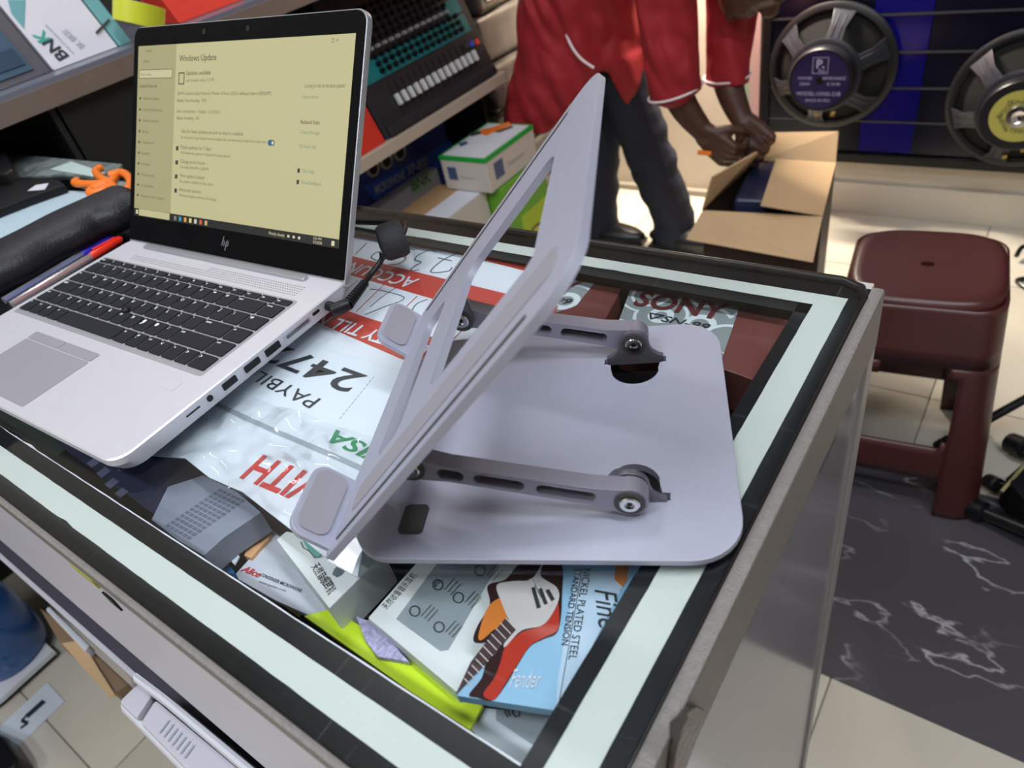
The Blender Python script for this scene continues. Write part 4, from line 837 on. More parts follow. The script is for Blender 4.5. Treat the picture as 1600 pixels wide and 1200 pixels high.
p = MB(); p.solid([G(116, 284, 0.012), G(150, 290, 0.012), G(140, 300, 0.012), G(122, 292, 0.012)], (0, 0, 0.002)); build(p, 'blade', M_rubdark, sc2)

# ------------------------------------------------------------------ left shelving unit
SXF = -1.30
M_lamshelf = mat('shelf_brown', srgb(116, 100, 92), 0.5, 0, 0.05, 20); M_lamgrey = mat('shelf_top_grey', srgb(112, 114, 128), 0.3); M_beige = mat('shelf_beige', srgb(190, 174, 156), 0.5)
su = thing('shelving_unit', 'tall dark shelving unit with brown and beige edged shelves left of the counter', 'shelf', (-1.54, 0.75, FZ))
build(MB().box(XL+0.002, SXF, -0.6, 1.66, 0.101, 0.110), 'shelf', M_lamgrey, su); build(MB().box(SXF-0.02, SXF+0.002, -0.6, 1.66, 0.070, 0.102), 'shelf_edge', M_lamshelf, su, bevel=0.001)
build(MB().box(XL+0.013, SXF-0.021, 0.50, 1.66, -0.285, -0.266), 'shelf', M_darkm, su); build(MB().box(SXF-0.02, SXF+0.003, 0.50, 1.66, -0.292, -0.264), 'shelf_edge', M_beige, su, bevel=0.001)
build(MB().box(XL+0.002, XL+0.012, -0.6, 1.66, FZ, 0.60), 'back_panel', M_darkm, su)
build(MB().box(XL+0.012, XL+0.10, -0.60, -0.585, FZ, 0.60), 'side_panel', M_darkm, su)
build(MB().box(XL+0.012, SXF-0.10, 1.655, 1.665, FZ, 0.05), 'side_panel', M_darkm, su)
build(MB().box(XL+0.012, SXF-0.02, 0.855, 0.865, -0.264, 0.070), 'divider', M_darkm, su)
build(MB().box(SXF-0.03, SXF-0.02, 0.51, 0.85, -0.264, 0.070), 'dark_front', M_darkm, su)
build(MB().box(XL+0.013, SXF-0.02, 0.495, 0.505, FZ, 0.070), 'side_panel', M_darkm, su)

# audio mixer leaning on the middle shelf
THM = math.radians(70)
MU = Vector((-math.cos(THM), 0, math.sin(THM))); MO = Vector((SXF-0.012, 1.0, -0.2635))
mx_m = frame(MO, Vector((0, 1, 0)), z=Vector((math.sin(THM), 0, math.cos(THM))))   # x along y-world, y up-slope
if mx_m.col[1].xyz.dot(MU) < 0: raise Exception('mixer frame')
ML = GP(600, 222, MO, mx_m.col[2].xyz); MR = GP(777, 108, MO, mx_m.col[2].xyz)
yA = 1.035; yB = 1.62
mi = thing('audio_mixer', 'black multi-channel audio mixer with teal control strip leaning on the shelf', 'mixer', (SXF-0.04, 1.33, -0.2635))
M_mix = mat('mixer_black', srgb(38, 40, 44), 0.45, 0, 0.05, 60); M_teal = mat('mixer_teal', srgb(24, 122, 126), 0.4)
def mp(px, py, h=0.0):  # pixel on mixer face -> local coords
    v = mx_m.inverted() @ GP(px, py, MO+mx_m.col[2].xyz*h, mx_m.col[2].xyz); return v.x, v.y
x0m = mp(608, 222)[0]; x1m = mp(777, 110)[0]
p = MB(); hM = 0.345; A, B = mx_m @ Vector((x0m, 0, 0)), mx_m @ Vector((x1m, 0, 0)); p.solid([A, B, B+MU*hM, A+MU*hM], (-0.06, 0, 0)); build(p, 'body', M_mix, mi, bevel=0.004)
p = MB(); p.m = mx_m; p.box(x0m+0.01, x1m-0.01, 0.004, 0.028, 0.0, 0.012); build(p, 'armrest', M_mix, mi, bevel=0.004)
k0 = mp(620, 158); k1 = mp(738, 88)
for k in range(14):
    x = k0[0]+(k1[0]-k0[0])*k/13; y = (k0[1]+k1[1])/2
    p = MB(); p.m = mx_m; p.prism(rrect(x-0.0048, x+0.0048, y-0.014, y+0.014, 0.003, 2), 0.004, 0.016); build(p, 'fader_knob', mat('fader_white', srgb(214, 214, 212), 0.4), mi, bevel=0.001, bseg=1)
    p = MB(); p.m = mx_m; p.box(x-0.001, x+0.001, y-0.03, y+0.045, 0.0, 0.001); build(p, 'fader_slot', M_black, mi)
t0_ = mp(588, 128); t1 = mp(745, 45)
ya = mp(590, 128)[1]; yb = mp(575, 108)[1]; yt = mp(640, 96)[1]
p = MB(); p.m = mx_m; p.box(x0m+0.008, x1m-0.028, yt-0.004, yt+0.042, 0.0, 0.003); build(p, 'teal_strip', M_teal, mi)
p = MB(); p.m = mx_m; p.prism(rrect(x1m-0.085, x1m-0.028, yt+0.048, yt+0.085, 0.01), 0.0, 0.003); build(p, 'teal_panel', M_teal, mi)
ph = MB(); ph.lathe([(0.0068, 0), (0.0060, 0.010), (0.0050, 0.012), (0, 0.012)], 10, cap=False)
o = build(ph, 'knob', M_black, mi, smooth=True, origin=(0, 0, 0)); kme = o.data; bpy.data.objects.remove(o)
ph = MB(); ph.lathe([(0.0055, 0), (0.0048, 0.010), (0.0040, 0.012), (0, 0.012)], 10, cap=False)
o = build(ph, 'knob', mat('knob_grey', srgb(150, 150, 152), 0.4), mi, smooth=True, origin=(0, 0, 0)); kme2 = o.data; bpy.data.objects.remove(o)
rotm = mx_m.to_euler()
for r in range(9):
    for k in range(14):
        x = k0[0]+(k1[0]-k0[0])*k/13; y = yt+0.010+r*0.0175
        if x > x1m-0.09 and r > 2: continue
        me = kme2 if r == 3 else kme
        place(me, 'knob', mx_m @ Vector((x, y, 0.003)), mi, rotm)
for k, cc in enumerate([(60, 60, 62), (60, 90, 200), (220, 70, 50)]):
    bx_ = mp(728+k*8, 72-k*3); p = MB(); p.m = mx_m; p.box(bx_[0]-0.007, bx_[0]+0.007, bx_[1]-0.007, bx_[1]+0.007, 0, 0.006); build(p, 'button', mat('mixbtn%d' % k, srgb(*cc), 0.4), mi, bevel=0.001)

def leaner(name, m, x0, x1, h, th, label, cat, off=0.0, base=-0.2635, ang=THM, dx=0.0, bevel=0.002):
    U = Vector((-math.cos(ang), 0, math.sin(ang))); O = Vector((SXF-0.012+dx, 0, base)); fm_ = frame(O, Vector((0, 1, 0)), z=Vector((math.sin(ang), 0, math.cos(ang))))
    p = MB(); A, B = fm_ @ Vector((x0, 0, 0)), fm_ @ Vector((x1, 0, 0)); p.solid([A, B, B+U*h, A+U*h], (-th/math.sin(ang), 0, 0)); return tag(build(p, name, m, bevel=bevel), label, cat), fm_
rb, rbm = leaner('red_box', M_redbox, 0.872, x0m+1.0-0.008, 0.26, 0.07, 'bright red carton leaning left of the audio mixer', 'box')
p = MB(); p.m = rbm; p.box(0.92, 0.922, 0.0, 0.26, 0, 0.0005); build(p, 'box_seam', mat('red_dark', srgb(160, 36, 28), 0.5), rb)
# upper shelf things
U60 = math.radians(60)
bn, bnm = leaner('speaker_box', mat('bnk_white', srgb(212, 210, 220), 0.4), GX(86, 112, SXF-0.047).y, GX(184, 71, SXF-0.047).y, 0.30, 0.04, 'white and teal carton with black lettering under the roll of yellow tape', 'box', base=0.1105, dx=-0.035, ang=U60)
nz = bnm.col[2].xyz
def bp_(px, py): return GP(px, py, bnm.translation, nz)
p = MB(); p.solid([bp_(12, 0), bp_(40, 0), bp_(38, 46), bp_(18, 22)], nz*0.0006); build(p, 'teal_print', mat('teal_pack', srgb(104, 160, 166), 0.4), bn)
p = MB(); A = bp_(108, 88); B = bp_(80, 60); write(p, 'BN', A, B-A, Vector((-(B-A).z, 0, (B-A).x)).cross(nz) if False else nz.cross(B-A), width=(B-A).length, height=0.020, bold=0.03, lift=0.0008); build(p, 'lettering', M_ink, bn)
p = MB(); A = bp_(79, 62); B = bp_(66, 46); write(p, 'K', A, B-A, nz.cross(B-A), width=(B-A).length, height=0.020, bold=0.03, lift=0.0008); build(p, 'lettering', mat('teal_ink', srgb(60, 160, 140), 0.4), bn)
p = MB(); A = bp_(133, 72); B = bp_(104, 46); write(p, 'BK BK01', A, B-A, nz.cross(B-A), width=(B-A).length, height=0.011, lift=0.0008); A = bp_(117, 84); B = bp_(72, 38); write(p, 'voice of every smile', A, B-A, nz.cross(B-A), width=(B-A).length, height=0.005, lift=0.0008); build(p, 'lettering', M_inkgrey, bn)
pt, ptm = leaner('framed_panel', mat('frame_grey', srgb(84, 80, 88), 0.4), -0.05, GX(84, 113, SXF-0.047).y-0.002, 0.30, 0.02, 'dark blue framed box leaning at the left end of the upper shelf', 'box', base=0.1105, dx=-0.035, ang=U60)
p = MB(); p.m = ptm; yq = GX(62, 122, SXF-0.047).y; p.box(-0.03, yq, 0.012, 0.28, 0.0, 0.003); build(p, 'blue_face', mat('slate_blue', srgb(58, 82, 104), 0.4), pt)
p = MB(); p.m = ptm; p.box(-0.03, yq-0.006, 0.022, 0.05, 0.003, 0.005); build(p, 'lower_band', mat('slate_blue_dark', srgb(40, 60, 84), 0.4), pt)
p = MB(); write(p, 'IMPIRE', ptm @ Vector((yq-0.03, 0.12, 0)), ptm.col[0].xyz*-1, ptm.col[1].xyz*-1, height=0.014, bold=0.02, lift=0.0035); build(p, 'lettering', M_paper, pt)
rb2, r2m = leaner('red_box', M_redbox, GX(280, 34, SXF-0.047).y, 0.95, 0.26, 0.06, 'bright red carton on the upper shelf beside the yellow tape', 'box', base=0.1105, dx=-0.035, ang=U60)
p = MB(); p.m = r2m; p.box(0.76, 0.762, 0.0, 0.26, 0, 0.0005); build(p, 'box_seam', mat('red_dark', srgb(160, 36, 28), 0.5), rb2)
# teal carton under tape
tc_, tcm = leaner('teal_box', mat('teal_pack', srgb(104, 160, 166), 0.4), GX(184, 71, SXF-0.047).y+0.003, GX(205, 62, SXF-0.047).y, 0.25, 0.03, 'teal carton behind the roll of yellow tape', 'box', base=0.1105, dx=-0.035, ang=U60)
# tape roll
tp = thing('tape_roll', 'roll of yellow packing tape standing on the cartons of the upper shelf', 'tape', G(208, 30, 0.10))
ctr = bp_(210, 60)+nz*0.042; axis = Vector((0.12, 0.40, 0.75)).normalized()
p = MB(); p.m = frame(ctr, axis.orthogonal(), z=axis); p.lathe([(0.034, 0), (0.040, 0), (0.040, 0.034), (0.034, 0.034), (0.034, 0)], 40, cap=False); build(p, 'tape', mat('yellow_tape', srgb(205, 210, 50), 0.3), tp, smooth=True)
p = MB(); p.m = frame(ctr, axis.orthogonal(), z=axis); p.lathe([(0.0315, 0.0005), (0.0345, 0.0005), (0.0345, 0.0345), (0.0315, 0.0345), (0.0315, 0.0005)], 40, cap=False); build(p, 'core', mat('tape_core', srgb(205, 195, 175), 0.6), tp, smooth=True)
p = MB(); A = bp_(170, 32)+nz*0.003; B = bp_(150, 53)+nz*0.003; p.tube([A, B], 0.0018, 8); tag(build(p, 'metal_pin', M_rubdark), 'thin dark pin on the white carton left of the yellow tape', 'pin')

# boxes low on the bottom shelf behind the counter
Z3 = -0.64
def boxp(name, top_px, z, th, m, label, cat='box', bevel=0.003):
    o = quad_px(MB(), top_px, z, th); return tag(build(o, name, m, bevel=bevel), label, cat)
# carton with white stripe
wb_ = boxp('carton', [(612, 322), (708, 278), (768, 288), (760, 330), (650, 372)], -0.42, -Z3-0.42+0.0 if False else 0.22, mat('kraft_light', srgb(176, 140, 100), 0.6), 'brown carton with a white band behind the counter edge')
bpy.data.objects.remove(wb_)
def obox(name, o, ex, ey, lx, ly, h, m, label, cat='box', bevel=0.003):   # oriented box: corner o, dir angle
    p = MB(); a = math.radians(ex); p.m = frame(o, (math.cos(a), math.sin(a), 0), (-math.sin(a), math.cos(a), 0)); p.box(0, lx, 0, ly, 0, h); return tag(build(p, name, m, bevel=bevel), label, cat), p.m
# stack on the bottom shelf, right part
ZB = FZ+0.001; gc = GX(757, 250, -1.17); zg = gc.z; gy1 = GX(832, 196, -1.17).y; gx0 = G(690, 241, zg).x
M_cream = mat('box_cream', srgb(206, 196, 186), 0.6)
gh = 0.094
gb_, gbm = obox('appliance_box', (gx0, gc.y, zg-gh), 0, 0, gc.x-gx0, gy1-gc.y, gh, M_cream, 'white box with a bright green lid edge and printed orange tool on top')
gw, gl_ = gc.x-gx0, gy1-gc.y
p = MB(); p.m = gbm; p.box(-0.001, gw+0.001, -0.001, gl_+0.001, gh-0.010, gh+0.001); build(p, 'green_edge', mat('edge_green', srgb(30, 160, 60), 0.4), gb_)
p = MB(); p.m = gbm; p.box(0.007, gw-0.007, 0.007, gl_-0.007, gh+0.001, gh+0.0016); build(p, 'white_top', M_white, gb_)
def top_(pts, nm, m_, dz=0.0022):
    p = quad_px(MB(), pts, zg+dz, 0.0006); build(p, nm, m_, gb_)
top_([(750, 203), (768, 199), (795, 190), (800, 195), (772, 206), (760, 212), (752, 209)], 'orange_tool_picture', M_orange)
top_([(772, 206), (800, 196), (802, 199), (780, 207)], 'dark_tool_picture', M_rubdark); top_([(732, 208), (750, 204), (752, 209), (736, 213)], 'dark_tool_picture', M_rubdark)
top_([(716, 224), (728, 220), (732, 224), (720, 229)], 'blue_logo_print', mat('logo_slate', srgb(70, 84, 120), 0.4))
p = MB(); p.m = gbm; p.box(gw, gw+0.001, 0.03, 0.07, 0.025, 0.070); build(p, 'blue_logo_print', mat('logo_slate', srgb(70, 84, 120), 0.4), gb_)
p = MB(); p.m = gbm; p.box(0.02, 0.05, -0.001, 0, 0.03, 0.065); build(p, 'blue_logo_print', mat('logo_slate', srgb(70, 84, 120), 0.4), gb_)
p = MB(); write(p, 'Panasonic', gbm @ Vector((gw+0.0002, 0.09, 0.035)), gbm.col[1].xyz, Vector((0, 0, 1)), height=0.014); write(p, 'Panasonic', gbm @ Vector((0.06, -0.0002, 0.035)), gbm.col[0].xyz, Vector((0, 0, 1)), height=0.009); build(p, 'lettering', M_inkgrey, gb_)
jb, jbm = obox('juicer_box', (gc.x-0.19, gc.y+0.03, ZB), 0, 0, 0.20, gl_-0.02, (zg-gh-0.002)-ZB, mat('box_green', srgb(104, 168, 44), 0.45), 'bright green box with an avocado picture behind the counter')
jh = (zg-gh-0.002)-ZB; jl = gl_-0.02
p = MB(); p.m = jbm; p.box(0.20, 0.2012, 0.06, jl-0.01, 0.01, jh*0.72); build(p, 'lime_print', mat('lime_print', srgb(176, 200, 40), 0.45), jb)
p = MB(); p.m = jbm @ Matrix.Translation((0.2014, jl*0.55, jh*0.42)) @ Matrix.Rotation(math.pi/2, 4, 'Y'); p.lathe([(0.065, 0), (0.06, 0.001), (0, 0.001)], 24, cap=False); q = build(p, 'brown_bowl_picture', mat('bowl_brown', srgb(110, 78, 40), 0.4), jb)
p = MB(); p.m = jbm @ Matrix.Translation((0.2028, jl*0.55, jh*0.47)) @ Matrix.Rotation(math.pi/2, 4, 'Y'); p.lathe([(0.038, 0), (0.036, 0.001), (0, 0.001)], 24, cap=False); build(p, 'green_fruit_picture', mat('avocado', srgb(200, 196, 90), 0.4), q)
zc_ = zg-gh-0.004; cA = G(692, 346, zc_); cB = G(768, 291, zc_)
cx1 = (cA.x+cB.x)/2; cw = 0.17; cy0 = 0.95; cy1 = gc.y+0.025
cb, cbm = obox('carton', (cx1-cw, cy0, ZB), 0, 0, cw, cy1-cy0, zc_-ZB, M_cream, 'cream carton with brown top and white band under the green-edged box')
p = MB(); p.m = cbm; p.box(0.002, cw-0.08, 0.0, cy1-cy0, zc_-ZB, zc_-ZB+0.0015); build(p, 'brown_top', mat('kraft_light', srgb(172, 132, 92), 0.6), cb)
p = MB(); p.m = cbm; p.box(cw-0.08, cw, 0.0, cy1-cy0, zc_-ZB, zc_-ZB+0.0018); build(p, 'white_band', M_white, cb)
xm = -1.55; ya0 = GX(575, 300, xm).y; ya1 = 1.80 if False else 1.60
mz = GX(640, 275, xm).z
mb_, mbm = obox('microphone_box', (xm-0.10, 1.00, ZB), 0, 0, 0.10, 0.63, -0.302-ZB, mat('mic_box_navy', srgb(42, 60, 140), 0.4), 'navy blue microphone box standing on edge under the beige shelf')
p = MB(); A = GX(566, 293, xm+0.0015); B = GX(704, 219, xm+0.0015); A2 = GX(590, 316, xm+0.0015); B2 = GX(716, 243, xm+0.0015); p.solid([A, B, B2, A2], (0.0006, 0, 0)); build(p, 'blue_stripe', mat('stripe_blue', srgb(50, 92, 210), 0.4), mb_)
p = MB(); A = GX(588, 305, xm+0.003); B = GX(634, 278, xm+0.003); write(p, 'MICROPHONE', A, B-A, (0, 0, 1), width=(B-A).length, height=0.026, bold=0.01)
A = GX(638, 276, xm+0.003); B = GX(662, 262, xm+0.003); write(p, 'XP-800', A, B-A, (0, 0, 1), width=(B-A).length*1.3, height=0.030, bold=0.01); build(p, 'lettering', M_paper, mb_)
for (px, py) in ((582, 262), (603, 250), (624, 237)):
    o_ = GX(px, py, xm+0.0002); p = MB(); p.m = Matrix.Translation(o_) @ Matrix.Rotation(math.pi/2, 4, 'Y'); p.lathe([(0.026, 0), (0.026, 0.001), (0, 0.001)], 20, cap=False); q = build(p, 'round_picture', mat('pic_cream', srgb(186, 180, 168), 0.5), mb_)
    p = MB(); p.m = Matrix.Translation(o_+Vector((0.0015, 0, -0.003))) @ Matrix.Rotation(math.pi/2, 4, 'Y'); p.lathe([(0.017, 0), (0.017, 0.001), (0, 0.001)], 12, cap=False); build(p, 'dark_picture', M_black, q)
xa = -1.50; bt_ = GX(683, 262, xa)
bb_, bbm = obox('amplifier_box', (xa-0.045, 0.99, ZB), 0, 0, 0.045, bt_.y-0.99, bt_.z-ZB, mat('box_lilac_grey', srgb(176, 172, 180), 0.5), 'pale grey box with a green lettered label in front of the navy microphone box')
p = MB(); p.solid([GX(643, 306, xa), GX(676, 288, xa), GX(672, 268, xa), GX(642, 285, xa)], (0.0006, 0, 0)); q = build(p, 'green_label', mat('sage', srgb(150, 176, 140), 0.5), bb_)
p = MB(); A = GX(645, 299, xa+0.001); B = GX(674, 282, xa+0.001); write(p, 'BNK', A, B-A, (0, 0, 1), width=(B-A).length, height=0.032, bold=0.02); build(p, 'lettering', mat('dk_green', srgb(50, 90, 50), 0.5), q)
# stack of wrapped packages right of the shelves
M_pack = mat('grey_plastic_wrap', srgb(74, 69, 66), 0.24, 0, 0.25, 14, 0.9, 30)
packs = [(-0.87, 0.15), (-0.72, 0.15), (-0.57, 0.15), (-0.42, 0.14), (-0.28, 0.14), (-0.14, 0.14), (0.0, 0.14)]
for k, (z, h) in enumerate(packs):
    p = MB(); jx = random.uniform(-0.012, 0.012); p.m = frame((-1.585+jx, 1.89+random.uniform(-0.01, 0.01), z), (1, random.uniform(-.06, .06), 0), z=(0, 0, 1))
    p.box(-0.165, 0.165, -0.155, 0.155, 0, h-0.004)
    o = build(p, 'wrapped_package', M_pack, bevel=0.02, bseg=4)
    tag(o, ['grey plastic-wrapped package on the floor, bottom of the stack', 'plastic-wrapped package second from the floor in the stack', 'plastic-wrapped package third from the floor in the stack', 'plastic-wrapped package fourth from the floor in the stack',
            'plastic-wrapped package level with the beige shelf in the stack', 'plastic-wrapped package with white labels in the stack by the mixer', 'topmost plastic-wrapped package of the stack beside the shelves'][k], 'package', 'wrapped packages stacked beside the shelves')
    if k >= 5:
        for q_, (px, py) in enumerate([(715, 35), (760, 10)][:1] if k == 5 else [(735, -10)]):
            pass
    if k == 5:
        l = MB(); l.m = p.m; l.box(-0.15, -0.03, -0.1562, -0.155, 0.03, 0.11); build(l, 'label', M_white, o)
        l = MB(); l.m = p.m; l.box(0.17, 0.1712, -0.12, 0.0, 0.03, 0.11); build(l, 'label', M_white, o)
# green-yellow banner behind the person
bnr = MB(); bnr.box(-1.60, -1.30, YB+0.0, YB+0.012, -0.60, 0.5); bo = tag(build(bnr, 'banner', mat('banner_green', srgb(70, 92, 40), 0.5)), 'dark green and yellow banner on the wall behind the person', 'banner')
bnr = MB(); bnr.box(-1.47, -1.32, YB-0.002, YB+0.0005, -0.58, 0.5); build(bnr, 'yellow_stripe', mat('banner_yellow', srgb(170, 168, 50), 0.5), bo)

# ------------------------------------------------------------------ speaker wall panel
pw = thing('slatwall_panel', 'glossy dark blue slatwall panel with silver grooves on the back wall', 'display panel', (0.2, YB-0.03, -0.66))
PX0, PX1 = -0.735, 1.15
build(MB().box(PX0, PX1, YB-0.022, YB, -0.675, 0.9), 'backing', M_darkm, pw)
fr = MB(); fr.box(PX0, PX0+0.022, YB-0.045, YB-0.022, -0.675, 0.9); build(fr, 'frame_side', M_black, pw, bevel=0.002)
fr = MB(); fr.box(PX0, PX1, YB-0.050, YB-0.022, -0.690, -0.662); build(fr, 'frame_bottom', M_black, pw, bevel=0.003)
M_slat_lit = mat('slat_blue_lit', srgb(12, 10, 92), 0.16, 0, 0.1, 4); M_slatd = mat('slat_navy', srgb(8, 8, 26), 0.2)  # middle slats painted brighter blue for reflected light, the rest plain navy
zb0 = -0.662; k = 0
while zb0 < 0.85:
    h = 0.0925
    for (a, b, mm_) in ((PX0+0.022, -0.452, M_slatd), (-0.450, -0.312, M_slat_lit), (-0.310, 0.30, M_slatd), (0.302, PX1, M_slatd)):
        build(MB().box(a, b, YB-0.038, YB-0.022, zb0+0.004, zb0+h-0.002), 'slat', mm_, pw, bevel=0.001)
    build(MB().box(PX0+0.022, PX1, YB-0.0405, YB-0.022, zb0-0.002, zb0+0.0025), 'groove_strip', mat('groove_silver', srgb(90, 90, 100), 0.4, 0.8), pw) if k else None
    zb0 += h; k += 1

def driver(cx, cz, R, yb, label, lab_mat, kind, rot=0):
    t = thing('speaker_driver', label, 'speaker', (cx, yb, cz)); yv = Vector((0, -1, 0))
    fm_ = frame((cx, yb, cz), (math.cos(rot), 0, math.sin(rot)), z=yv)
    p = MB(); p.m = fm_; p.lathe([(R*0.88, 0), (R, 0), (R, 0.008), (R*0.97, 0.012), (R*0.90, 0.014), (R*0.86, 0.010), (R*0.86, 0)], 56, cap=False); build(p, 'rim', mat('basket_black', srgb(26, 26, 29), 0.4, 0.3), t, smooth=True)
    p = MB(); p.m = fm_; p.lathe([(R*0.90, 0.002), (R*0.45, 0.035), (R*0.40, 0.04)], 48, cap=False); build(p, 'cone', mat('cone_black', srgb(12, 11, 10), 0.9), t, smooth=True)
    MB_ = mat('basket_grey', srgb(44, 45, 54), 0.35, 0.4)
    for k in range(6):
        a = k*math.pi/3+rot+0.35; ca, sa = math.cos(a), math.sin(a); ta = Vector((-sa, ca, 0)); p = MB(); p.m = fm_
        r0, r1 = R*0.90, R*0.50
        for s_ in (0,):
            A = Vector((ca*r0, sa*r0, 0.012)); B = Vector((ca*R*0.72, sa*R*0.72, 0.045)); Cc = Vector((ca*r1, sa*r1, 0.070)); w0, w1, w2 = R*0.17, R*0.115, R*0.13
            th = Vector((0, 0, 0.006))
            vs = [A-ta*w0, A+ta*w0, B-ta*w1, B+ta*w1, Cc-ta*w2, Cc+ta*w2]; vs = vs+[v+th for v in vs]
            p.add(vs, [[0, 1, 3, 2], [2, 3, 5, 4], [6, 8, 9, 7], [8, 10, 11, 9], [0, 2, 8, 6], [2, 4, 10, 8], [1, 7, 9, 3], [3, 9, 11, 5], [4, 5, 11, 10], [0, 6, 7, 1]])
        build(p, 'spoke', MB_, t, bevel=0.002)
        p = MB(); p.m = fm_
        for sg_ in (-1, 1):
            pth = [A.lerp(B, 0.25)+ta*sg_*w1*0.45+th, B+ta*sg_*w1*0.45+th*1.05, Cc.lerp(B, 0.2)+ta*sg_*w1*0.45+th]; p.tube(pth, 0.0022, 6)
        build(p, 'spoke_rib', MB_, t)
    p = MB(); p.m = fm_; p.lathe([(R*0.55, 0.062), (R*0.57, 0.068), (R*0.57, 0.076), (R*0.52, 0.080), (R*0.30, 0.080)], 48, cap=False); build(p, 'basket_ring', MB_, t, smooth=True)
    p = MB(); p.m = fm_; p.lathe([(R*0.48, 0.078), (R*0.50, 0.082), (R*0.50, 0.104), (R*0.475, 0.110), (R*0.0, 0.110)], 48, cap=False); build(p, 'magnet', mat('magnet_dark', srgb(36, 35, 40), 0.35, 0.4), t, smooth=True)
    if kind == 1:
        p = MB(); p.m = fm_; p.lathe([(R*0.44, 0.1105), (R*0.44, 0.1112), (0, 0.1112)], 48, cap=False); lb = build(p, 'label', lab_mat, t)
        w_ = MB(); up = Vector((0, 0, 1)); O = Vector((cx, yb-0.1114, cz)); X = Vector((1, 0, 0)); pr = mat('label_print', srgb(170, 168, 200), 0.4)
        def wr(s, x, z, h, b_=0.01): 
            V, F, W_, H_ = glyphs(s, b_, 0); write(w_, s, O+X*(x*R-W_*h*R/H_/2)+up*(z*R), X, up, height=h*R, bold=b_)
        wr('P.', 0.0, 0.20, 0.13, 0.04); wr('Pro', 0.03, 0.13, 0.05, 0.02); wr('POWER', -0.22, 0.02, 0.045); wr('IMPEDANCE', 0.22, 0.02, 0.045); wr('500W', -0.22, -0.07, 0.045); wr('8 OHM', 0.22, -0.07, 0.045); wr('MODEL:15NG-21B', 0, -0.23, 0.06); wr('MADE IN PRC', 0, -0.33, 0.045)
        for sx in (-1, 1): w_.solid([O+X*(sx*0.11*R)+up*0.11*R, O+X*(sx*0.12*R)+up*0.11*R, O+X*(sx*0.12*R)+up*0.36*R, O+X*(sx*0.11*R)+up*0.36*R], (0, -0.0004, 0))
        for sz in (0.11, 0.35): w_.solid([O-X*0.12*R+up*sz*R, O+X*0.12*R+up*sz*R, O+X*0.12*R+up*(sz+0.01)*R, O-X*0.12*R+up*(sz+0.01)*R], (0, -0.0004, 0))
        build(w_, 'label_print', pr, lb)
        p = MB(); p.m = fm_; p.lathe([(R*0.06, 0.1113), (R*0.05, 0.1116), (0, 0.1116)], 20, cap=False); build(p, 'vent', M_black, t)
    else:
        p = MB(); p.m = fm_; p.lathe([(R*0.36, 0.1105), (R*0.36, 0.1112), (R*0.16, 0.1112)], 48, cap=False); lb = build(p, 'label', lab_mat, t)
        w_ = MB(); O = Vector((cx, yb-0.1114, cz))
        for s, a in (('MODEL', 150), ('500W', 210), ('15 INCH', 90), ('8 OHM', 265)):
            a = math.radians(a); d = Vector((math.cos(a), 0, math.sin(a))); tt = Vector((-d.z, 0, d.x)); write(w_, s, O+d*R*0.23-tt*0.02, tt, -d, height=0.010)
        build(w_, 'label_print', M_ink, lb)
        p = MB(); p.m = fm_; p.lathe([(R*0.165, 0.1112), (R*0.15, 0.116), (R*0.09, 0.117), (R*0.06, 0.113), (0, 0.113)], 32, cap=False); build(p, 'centre_cap', M_chrome, t, smooth=True)
    tm_ = MB(); tm_.m = fm_; a = -1.5-rot
    for s_ in (-0.02, 0.02): tm_.box(s_*1.0-0.005+math.cos(a)*R*0.68, s_+0.005+math.cos(a)*R*0.68, math.sin(a)*R*0.66-0.004, math.sin(a)*R*0.66+0.004, 0.045, 0.060)
    build(tm_, 'terminal', mat('brass', srgb(200, 170, 90), 0.3, 0.8), t)
    return t
YD = YB-0.053
c1 = GY(1296, 108, YD-0.02); c2 = GY(1597, 160, YD-0.02)
M_lab1 = mat('label_purple', srgb(34, 24, 78), 0.35)
driver(c1.x, c1.z, 0.168, YD, 'black speaker driver with a dark purple magnet label above the carton', M_lab1, 1)
driver(c2.x+0.005, c2.z, 0.172, YD, 'black speaker driver with an olive yellow ring label near the right edge', mat('label_olive', srgb(176, 170, 84), 0.4), 2, 0.5)

# ------------------------------------------------------------------ maroon stool
SCn = Vector((-0.118, 1.190, FZ)); SYAW = math.radians(7.5); SHt = 0.45
stl = thing('plastic_stool', 'maroon moulded plastic stool behind the corner of the counter', 'stool', SCn)
sm_ = Matrix.Translation(SCn) @ Matrix.Rotation(SYAW, 4, 'Z')
def ring_pt(s, z):    # s in [0,4): position along the rounded square perimeter
    hw = 0.117+(0.158-0.117)*(1-z/SHt); r = 0.045
    side = int(s) % 4; f = s-int(s); L = hw-r
    # each side: straight plus following corner
    sl = 2*L; cl_ = math.pi/2*r; tot = sl+cl_; dd_ = f*tot
    if dd_ < sl: x, y = L-0+0, 0; px, py = -L+dd_, -hw
    else:
        a = (dd_-sl)/r; px, py = L+r*math.sin(a), -L-r*math.cos(a)
    for _ in range(side): px, py = -py, px
    return Vector((px, py, z))
NS = 30; zs_ = [0.0, 0.02, 0.055, 0.088, 0.11, 0.145, 0.160, 0.175, 0.20, 0.24, 0.28, 0.305, 0.318, 0.33, 0.36, 0.40, 0.428, 0.438]
cells = {}
def cellkind(f, zc):     # f fraction along a side where straight part is first ~0.75
    u = f/0.76*2-1 if f < 0.76 else 9     # -1..1 on the straight part
    if zc > 0.33: return 'skirt'
    if abs(u) < 0.72:
        if zc > 0.175 and zc < 0.33:
            if zc > 0.305 and abs(u) > 0.60: return 'leg'
            return None
        if 0.088 < zc < 0.160: return 'rail'
        if zc >= 0.160: return 'rail' if abs(u) > 0.64 else None
        return None
    return 'leg'
